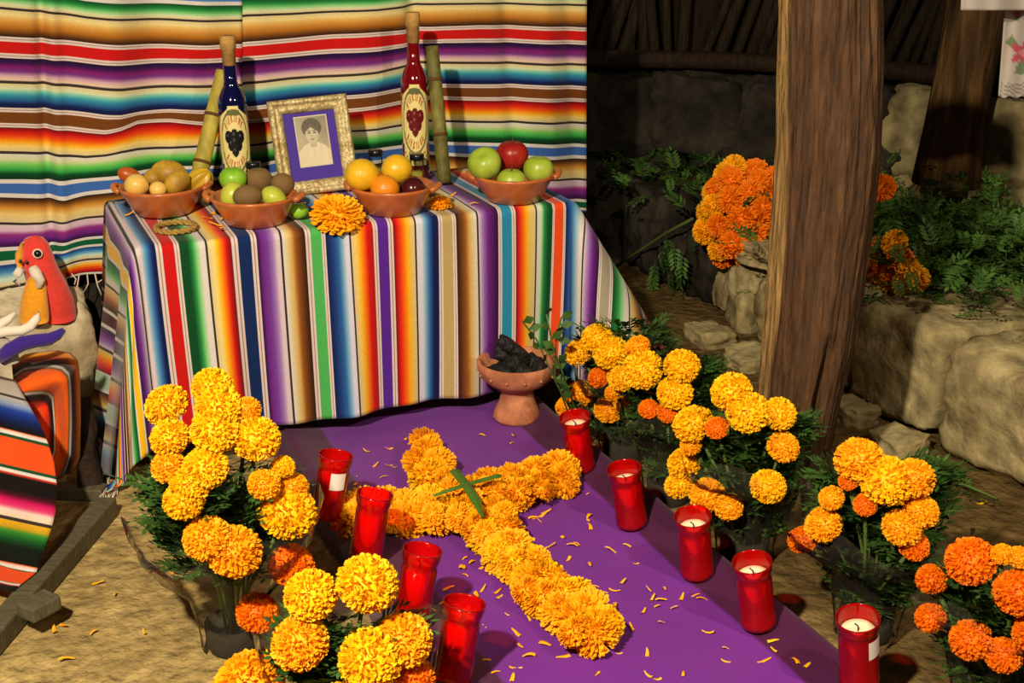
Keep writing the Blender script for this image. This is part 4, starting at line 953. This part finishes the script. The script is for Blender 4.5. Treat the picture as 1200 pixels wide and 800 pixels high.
# curved rear leg that shows beside the cloth
b = MB(); b.tube([at_d(96, 465, 2.86)-ch.location, at_d(102, 505, 2.84)-ch.location, at_d(105, 540, 2.80)-ch.location, at_z(106, 574, 0.02)-ch.location], [0.022, 0.026, 0.028, 0.03], 10); b.build('leg', M['dark_wood'], ch)
def beam(name, a, c, wd, h, label, grp=None):
    d = c-a; L = math.hypot(d.x, d.y); an = math.atan2(d.y, d.x)
    b = MB(); b.box((0, 0, h/2), (L, wd, h)); o = b.build(name, M['grey_wood'], None, False); bevel(o, 0.004)
    o.location = ((a.x+c.x)/2, (a.y+c.y)/2, 0.001); o.rotation_euler = (0, 0, an); tag(o, label, 'beam', grp); return o
beam('floor_beam', at_z(-40, 800, 0), at_z(128, 603, 0), 0.045, 0.045, 'long grey-green wooden beam on the dirt beside the orange serape')
beam('floor_beam', at_z(36, 581, 0), at_z(124, 584, 0), 0.04, 0.03, 'short grey wooden beam lying crosswise at the foot of the low chair')
bl = beam('wood_block', at_z(30, 728, 0.045), at_z(64, 710, 0.045), 0.05, 0.03, 'small square wood block lying on the long floor beam')
bl.location.z = 0.047; bl['category'] = 'wood block'
ob = [(0, (206, 198, 190)), (22, (214, 206, 196)), (23, blk), (25.5, blk), (26, (206, 196, 190)), (34, (150, 168, 200)), (42, (30, 60, 150)), (54, (12, 30, 90)), (64, (14, 16, 30)), (68, (14, 14, 18)), (69, (220, 110, 60)), (71, Wt), (74, Wt), (75, (20, 70, 40)), (78, (20, 70, 40)), (79, (228, 78, 26)), (112, (228, 78, 26)), (113, (20, 70, 40)), (116, (20, 70, 40)), (117, Wt), (120, Wt), (121, (200, 60, 40)), (124, (18, 14, 14)), (140, (18, 12, 14)), (146, (80, 10, 30)), (152, (196, 20, 90)), (158, (210, 60, 110)), (163, (222, 200, 190)), (170, (222, 200, 176)), (171, blk), (174, blk), (175, (214, 160, 30)), (181, (190, 150, 30)), (186, (50, 130, 40)), (194, (16, 76, 30)), (202, (10, 26, 14)), (220, (14, 14, 14)), (221, (220, 110, 60)), (223, Wt), (226, Wt), (227, (20, 70, 40)), (229, (20, 70, 40)), (230, (232, 78, 26)), (268, (232, 78, 26)), (269, (20, 70, 40)), (271, Wt), (275, Wt), (276, (210, 60, 40)), (279, (14, 14, 14)), (290, (14, 14, 14))]
OPAT = expand(ob)
ecx = [(438, 12), (450, 20), (470, 31), (490, 43), (510, 53), (540, 63), (570, 67), (600, 65), (620, 60), (660, 46), (700, 33), (725, 25), (740, 22)]
oc = sorted(set([p for p, c in OPAT]+[i*4 for i in range(73)])); cl = [oc[0]]
for q in oc[1:]:
    if q-cl[-1] > 0.1: cl.append(q)
vs, cc = [], []; NX = 40
for q in cl:
    yr = 438+q*0.995+8
    xr = interp([e[0] for e in ecx], [e[1] for e in ecx], yr); colr = sample(OPAT, q)
    for i in range(NX):
        x = lerp(-160, xr, i/(NX-1)); y = yr+0.27*(x-xr)*(1-0.35*(q/290))
        D = 2.54-0.34*(q/290)**0.9+0.02*math.sin(x*0.05+q*0.012)
        if q < 40: D += 0.14*((40-q)/40)**2
        p = at_d(x, y, D)
        p.z = max(p.z, 0.05); vs.append(p); cc.append(colr)
o = mesh('orange_serape', vs, grid_faces(len(cl), NX), M['serape'], None, True, cc); solid(o, 0.004)
tag(o, 'orange and blue striped serape hanging over the low chair', 'cloth')
# second layer: boxy orange drape behind
ob2 = expand([(0, (236, 170, 30)), (8, (230, 120, 24)), (13, (150, 26, 20)), (17, (30, 20, 20)), (22, (24, 16, 16)), (23, Wt), (26, Wt), (27, (20, 60, 40)), (28, (236, 96, 24)), (60, (236, 96, 24)), (61, (20, 60, 40)), (62, Wt), (65, Wt), (66, (24, 16, 16)), (74, (24, 16, 16)), (78, (200, 40, 20)), (90, (220, 70, 24)), (100, (224, 80, 24))])
outl = [(14, 426), (30, 415), (67, 411), (82, 414), (91, 423), (93, 445), (94, 490), (93, 535), (86, 556), (78, 574), (70, 584)]
vs, cc = [], []; NJ = 44
for i in range(34):
    tq = i/33*(len(outl)-1); k = min(int(tq), len(outl)-2); f = tq-k
    ox, oy = lerp(outl[k][0], outl[k+1][0], f), lerp(outl[k][1], outl[k+1][1], f)
    for j in range(NJ):
        u = j/(NJ-1); x, y = lerp(ox, 25, u*0.9), lerp(oy, 520, u*0.9)
        D = 2.80-0.12*math.sin(min(1, u*3)*math.pi/2)+0.03*math.sin(u*9+i*0.2)
        p = at_d(x, y, D); p.z = max(p.z, 0.03); vs.append(p); cc.append(sample(ob2, u*130))
o = mesh('orange_serape', vs, grid_faces(34, NJ), M['serape'], None, True, cc); solid(o, 0.004)
tag(o, 'bundled orange serape with black and white lines folded behind the blue-striped one', 'cloth')
# felt puppets
def loft(b, rings, n=24):
    """rings: centre, a (vector), b (vector)"""
    vs, fs = [], []
    for c, a, bb_ in rings:
        for i in range(n):
            an = 2*math.pi*i/n; vs.append(c+a*math.cos(an)+bb_*math.sin(an))
    for j in range(len(rings)-1):
        for i in range(n): fs.append((j*n+i, j*n+(i+1) % n, (j+1)*n+(i+1) % n, (j+1)*n+i))
    fs.append(tuple(range(n))); fs.append(tuple(reversed(range((len(rings)-1)*n, len(rings)*n))))
    b.add(vs, fs)
BY = 3.26
def bp3(x, y, dy=0.0): return at_y(x, y, BY+dy)
root = at_y(54, 376, BY); bird = empty('felt_bird', root, 'red and yellow felt bird puppet with white beak, sitting on the stone ledge', 'puppet')
s = 1/((1500/((root-CP).dot(FW))))
def R3(x, y, wx, wy, dy=0.0): return (bp3(x, y, dy)-root, RT*wx*s, FH*wy*s)
b = MB(); loft(b, [R3(40, 276, 2, 2), R3(40, 279, 10, 9), R3(40, 286, 16, 14), R3(42, 298, 19, 17), R3(47, 312, 19, 18), R3(54, 330, 22, 20, .005), R3(62, 350, 24, 20, .01), R3(66, 364, 23, 20, .01), R3(68, 374, 20, 18, .01)]); b.build('body', M['felt_red'], bird)
b = MB(); loft(b, [R3(45, 316, 4, 4, -.03), R3(42, 330, 11, 8, -.035), R3(40, 350, 15, 11, -.04), R3(40, 368, 17, 13, -.04), R3(40, 377, 16, 12, -.04)]); b.build('breast', M['felt_yellow'], bird)
b = MB(); loft(b, [R3(27, 284, 2, 5, -.01), R3(24, 296, 5, 9, -.012), R3(23, 306, 4, 8, -.015), R3(24, 314, 2, 4, -.018)]); b.build('cheek', M['felt_yellow'], bird)
for pts, rr in (([(38, 313, -.052), (42, 320, -.06), (47, 328, -.063), (46, 336, -.06), (44, 339, -.058)], [5, 6.5, 5.5, 3, .6]), ([(24, 314, -.03), (20, 322, -.035), (19, 329, -.035), (23, 335, -.035)], [4, 5, 4, .6])):
    b = MB(); b.tube([bp3(x, y, d)-root for x, y, d in pts], [r*s for r in rr], 12); b.build('beak', M['felt_white'], bird)
def disc(px, py, dy, r, m, name, par, thick=0.003):
    b = MB(); b.lathe([(0.001, -thick), (r, -thick), (r, thick), (0.001, thick)], 20, m=(CP-bp3(px, py)).to_track_quat('Z', 'Y').to_matrix()); o = b.build(name, M[m], par); o.location = bp3(px, py, dy)-par.location; return o
e = disc(44, 297, -0.040, 5.6*s, 'felt_white', 'eye', bird); 
b = MB(); b.lathe([(0.001, -0.003), (4*s, -0.003), (4*s, 0.003), (0.001, 0.004)], 18, m=(CP-bp3(44, 297)).to_track_quat('Z', 'Y').to_matrix()); q = b.build('pupil', M['black'], e); q.location = (CP-bp3(44, 297)).normalized()*0.003
for x, y in ((31, 307), (24, 306)): disc(x, y, -0.036, 2*s, 'black', 'nostril', bird)
BY = 2.84
root = at_y(20, 424, BY); p2 = empty('felt_bird', root, 'purple and white felt puppet resting on the orange serape', 'puppet')
s = (root-CP).dot(FW)/1500
b = MB(); loft(b, [R3(-25, 388, 14, 6), R3(-18, 398, 28, 12), R3(-14, 410, 34, 16), R3(-12, 424, 34, 18)]); b.build('body', M['felt_grey'], p2)
b = MB(); b.tube([bp3(x, y, d)-root for x, y, d in ((0, 420, -.04), (12, 410, -.045), (26, 402, -.045), (42, 399, -.04), (58, 397, -.04), (68, 392, -.04), (75, 386, -.04))], [r*s for r in (8, 9, 9, 8, 7.5, 6, 3)], 12); b.build('wing', M['felt_purple'], p2)
for pts, rr in (([(-10, 392, -.02), (8, 388, -.025), (26, 387, -.025), (36, 382, -.025), (43, 373, -.025), (46, 364, -.025)], [6, 6, 6, 6, 5, 1.5]), ([(-20, 385, 0), (0, 380, 0), (10, 374, 0), (18, 366, 0)], [6, 6, 5, 1.5])):
    b = MB(); b.tube([bp3(x, y, d)-root for x, y, d in pts], [r*s for r in rr], 12); b.build('crest', M['felt_white'], p2)

# ------------------------------------------------------------------ cut flowers on the stone bench
def bundle(label, heads, heads_r, leafc, spread, nl, seed, stems):
    rg = random.Random(seed); t = empty('cut_marigolds', leafc, label, 'flowers', 'cut marigolds on the stone bench')
    for p, r, k in heads:
        d = (CP-p).normalized()+Vector((rg.uniform(-.6, .6), rg.uniform(-.6, .6), rg.uniform(0, .6)))
        link('bloom', rg.choice(FL[k]), t, p-leafc, d.normalized().to_track_quat('Z', 'Y').to_euler(), r)
    b = MB()
    for k in range(nl):
        p = Vector((rg.gauss(0, spread[0]), rg.gauss(0, spread[1]), abs(rg.gauss(0, spread[2]))))
        leaf_into(b, p, Vector((rg.uniform(-1, 1), rg.uniform(-1, 1), rg.uniform(-.3, .8))), rg.uniform(0.05, 0.10), rg, 0.5)
    if nl: b.build('foliage', M['leaf2'], t)['kind'] = 'stuff'
    for a, c in stems:
        b = MB(); m1 = (a+c)/2+Vector((0, 0, 0.02)); b.tube([a-leafc, m1-leafc, c-leafc], 0.004, 5); b.build('stem', M['stem'], t)
    return t
hd = []
rg = random.Random(3)
c0 = at_x(874, 250, 2.26)
for k in range(46):
    a = math.pi*(3-math.sqrt(5))*k; z = 1-2*(k+0.5)/46; r = math.sqrt(1-z*z)
    v = Vector((r*math.cos(a)*0.125, r*math.sin(a)*0.125, z*0.145)); hd.append((c0+v*rg.uniform(0.9, 1.08), rg.uniform(0.035, 0.046), rg.choice((O_, O_, A_))))
lc = Vector((2.50, 3.18, 0.29))
bundle('round mass of orange marigold heads hanging off the bench behind the wooden post', hd, 0.04, lc, (0.14, 0.16, 0.05), 120, 11, [(c0, Vector((2.75, 3.0+0.06*k, 0.33))) for k in range(4)])
hd = [(at_x(x, y, 2.30), 0.036, k) for x, y, k in ((1026, 292, O_), (1048, 284, A_), (1030, 318, O_), (1046, 322, O_), (1066, 318, A_), (1060, 330, A_), (1074, 326, A_), (1040, 335, A_), (1034, 220, O_), (1024, 305, O_), (1055, 305, O_))]
lc = at_x(1130, 285, 2.62); lc.z = 0.30
bundle('heap of cut marigold greens with a few orange heads on the stone bench', hd, 0.035, lc, (0.22, 0.24, 0.075), 950, 12, [(at_x(1085, 290, 2.5), at_x(1085+50*k, 262+8*k, 2.7)) for k in range(4)])
lc = Vector((2.45, 4.0, 0.30)); t = bundle('dark heap of cut greens in the shadow behind the orange mass', [], 0, lc, (0.2, 0.25, 0.03), 160, 13, [])
# long sprig leaning from the bench
pts = [at_y(722, 312, 3.30), at_y(752, 292, 3.30), at_y(782, 272, 3.31), at_y(810, 256, 3.32)]
pts = [at_x(x, y, 2.16) for x, y in ((722, 312), (752, 292), (782, 272), (812, 256))]
t = empty('marigold_sprig', pts[0], 'long green marigold sprig drooping from the bench stones', 'sprig'); b = MB(); b.tube([p-pts[0] for p in pts], 0.005, 6); b.build('stem', M['stem'], t)
b = MB()
for (x, y) in ((772, 300), (768, 315), (765, 328), (790, 295), (800, 305), (796, 318), (785, 325), (806, 285), (780, 285)):
    leaf_into(b, at_x(x, y-10, 2.15)-pts[0], Vector((rnd.uniform(-.4, .4), -0.2, -1)), 0.09, rnd, 0.45)
b.build('foliage', M['leaf2'], t)['kind'] = 'stuff'
t = empty('marigold_sprig', at_z(1110, 568, 0.01), 'short green sprig lying on the dirt below the big stones', 'sprig'); b = MB()
a, c = at_z(1096, 562, 0.01)-t.location, at_z(1168, 584, 0.01)-t.location
b.tube([a, (a+c)/2+Vector((0, 0, 0.01)), c], 0.003, 5); b.build('stem', M['stem'], t); b = MB()
for k in range(9): leaf_into(b, a.lerp(c, k/8), Vector((rnd.uniform(-1, 1), rnd.uniform(-1, 1), 0.2)), 0.06, rnd, 0.5)
b.build('foliage', M['leaf2'], t)['kind'] = 'stuff'

# ------------------------------------------------------------------ hanging embroidered white garment
root = at_d(1185, 0, 3.55); g = empty('embroidered_garment', root, 'white lace-edged garment with pink embroidered flower hanging by the rear post', 'garment')
def panel(name, x0, x1, ytop, ybot, D, lace, flower):
    vs, cc = [], []; nx, ny = 60, 60
    for j in range(ny):
        v = j/(ny-1)
        for i in range(nx):
            u = i/(nx-1); x = lerp(x0, x1, u)-(6*v if not lace else 10*v*(1-u)); yb = ybot+(3*abs(math.sin(u*30)) if lace else 0)
            y = lerp(ytop, yb, v); p = at_d(x, y, D+0.025*math.sin(u*16+v)); vs.append(p-root)
            col = lin((214, 204, 196))
            if lace and v > 0.86 and math.sin(u*90)*math.sin(v*160) > 0.1: col = lin((150, 140, 128))
            for fx, fy, fr_ in flower:
                d = math.hypot(x-fx, y-fy); an = math.atan2(y-fy, x-fx)
                if d < fr_*(0.75+0.25*math.cos(5*an)): col = lin((214, 96, 120)) if d > fr_*0.3 else lin((236, 150, 150))
                elif d < fr_*1.5 and math.cos(3*an+1) > 0.7: col = lin((130, 150, 110))
            cc.append(col)
    solid(mesh(name, vs, grid_faces(ny, nx), M['serape'], g, True, cc), 0.003)
panel('upper_layer', 1132, 1300, -160, 12, 3.50, False, [])
panel('lace_layer', 1180, 1300, -20, 112, 3.58, True, [(1200, 62, 17), (1194, 12, 8), (1245, 60, 18)])
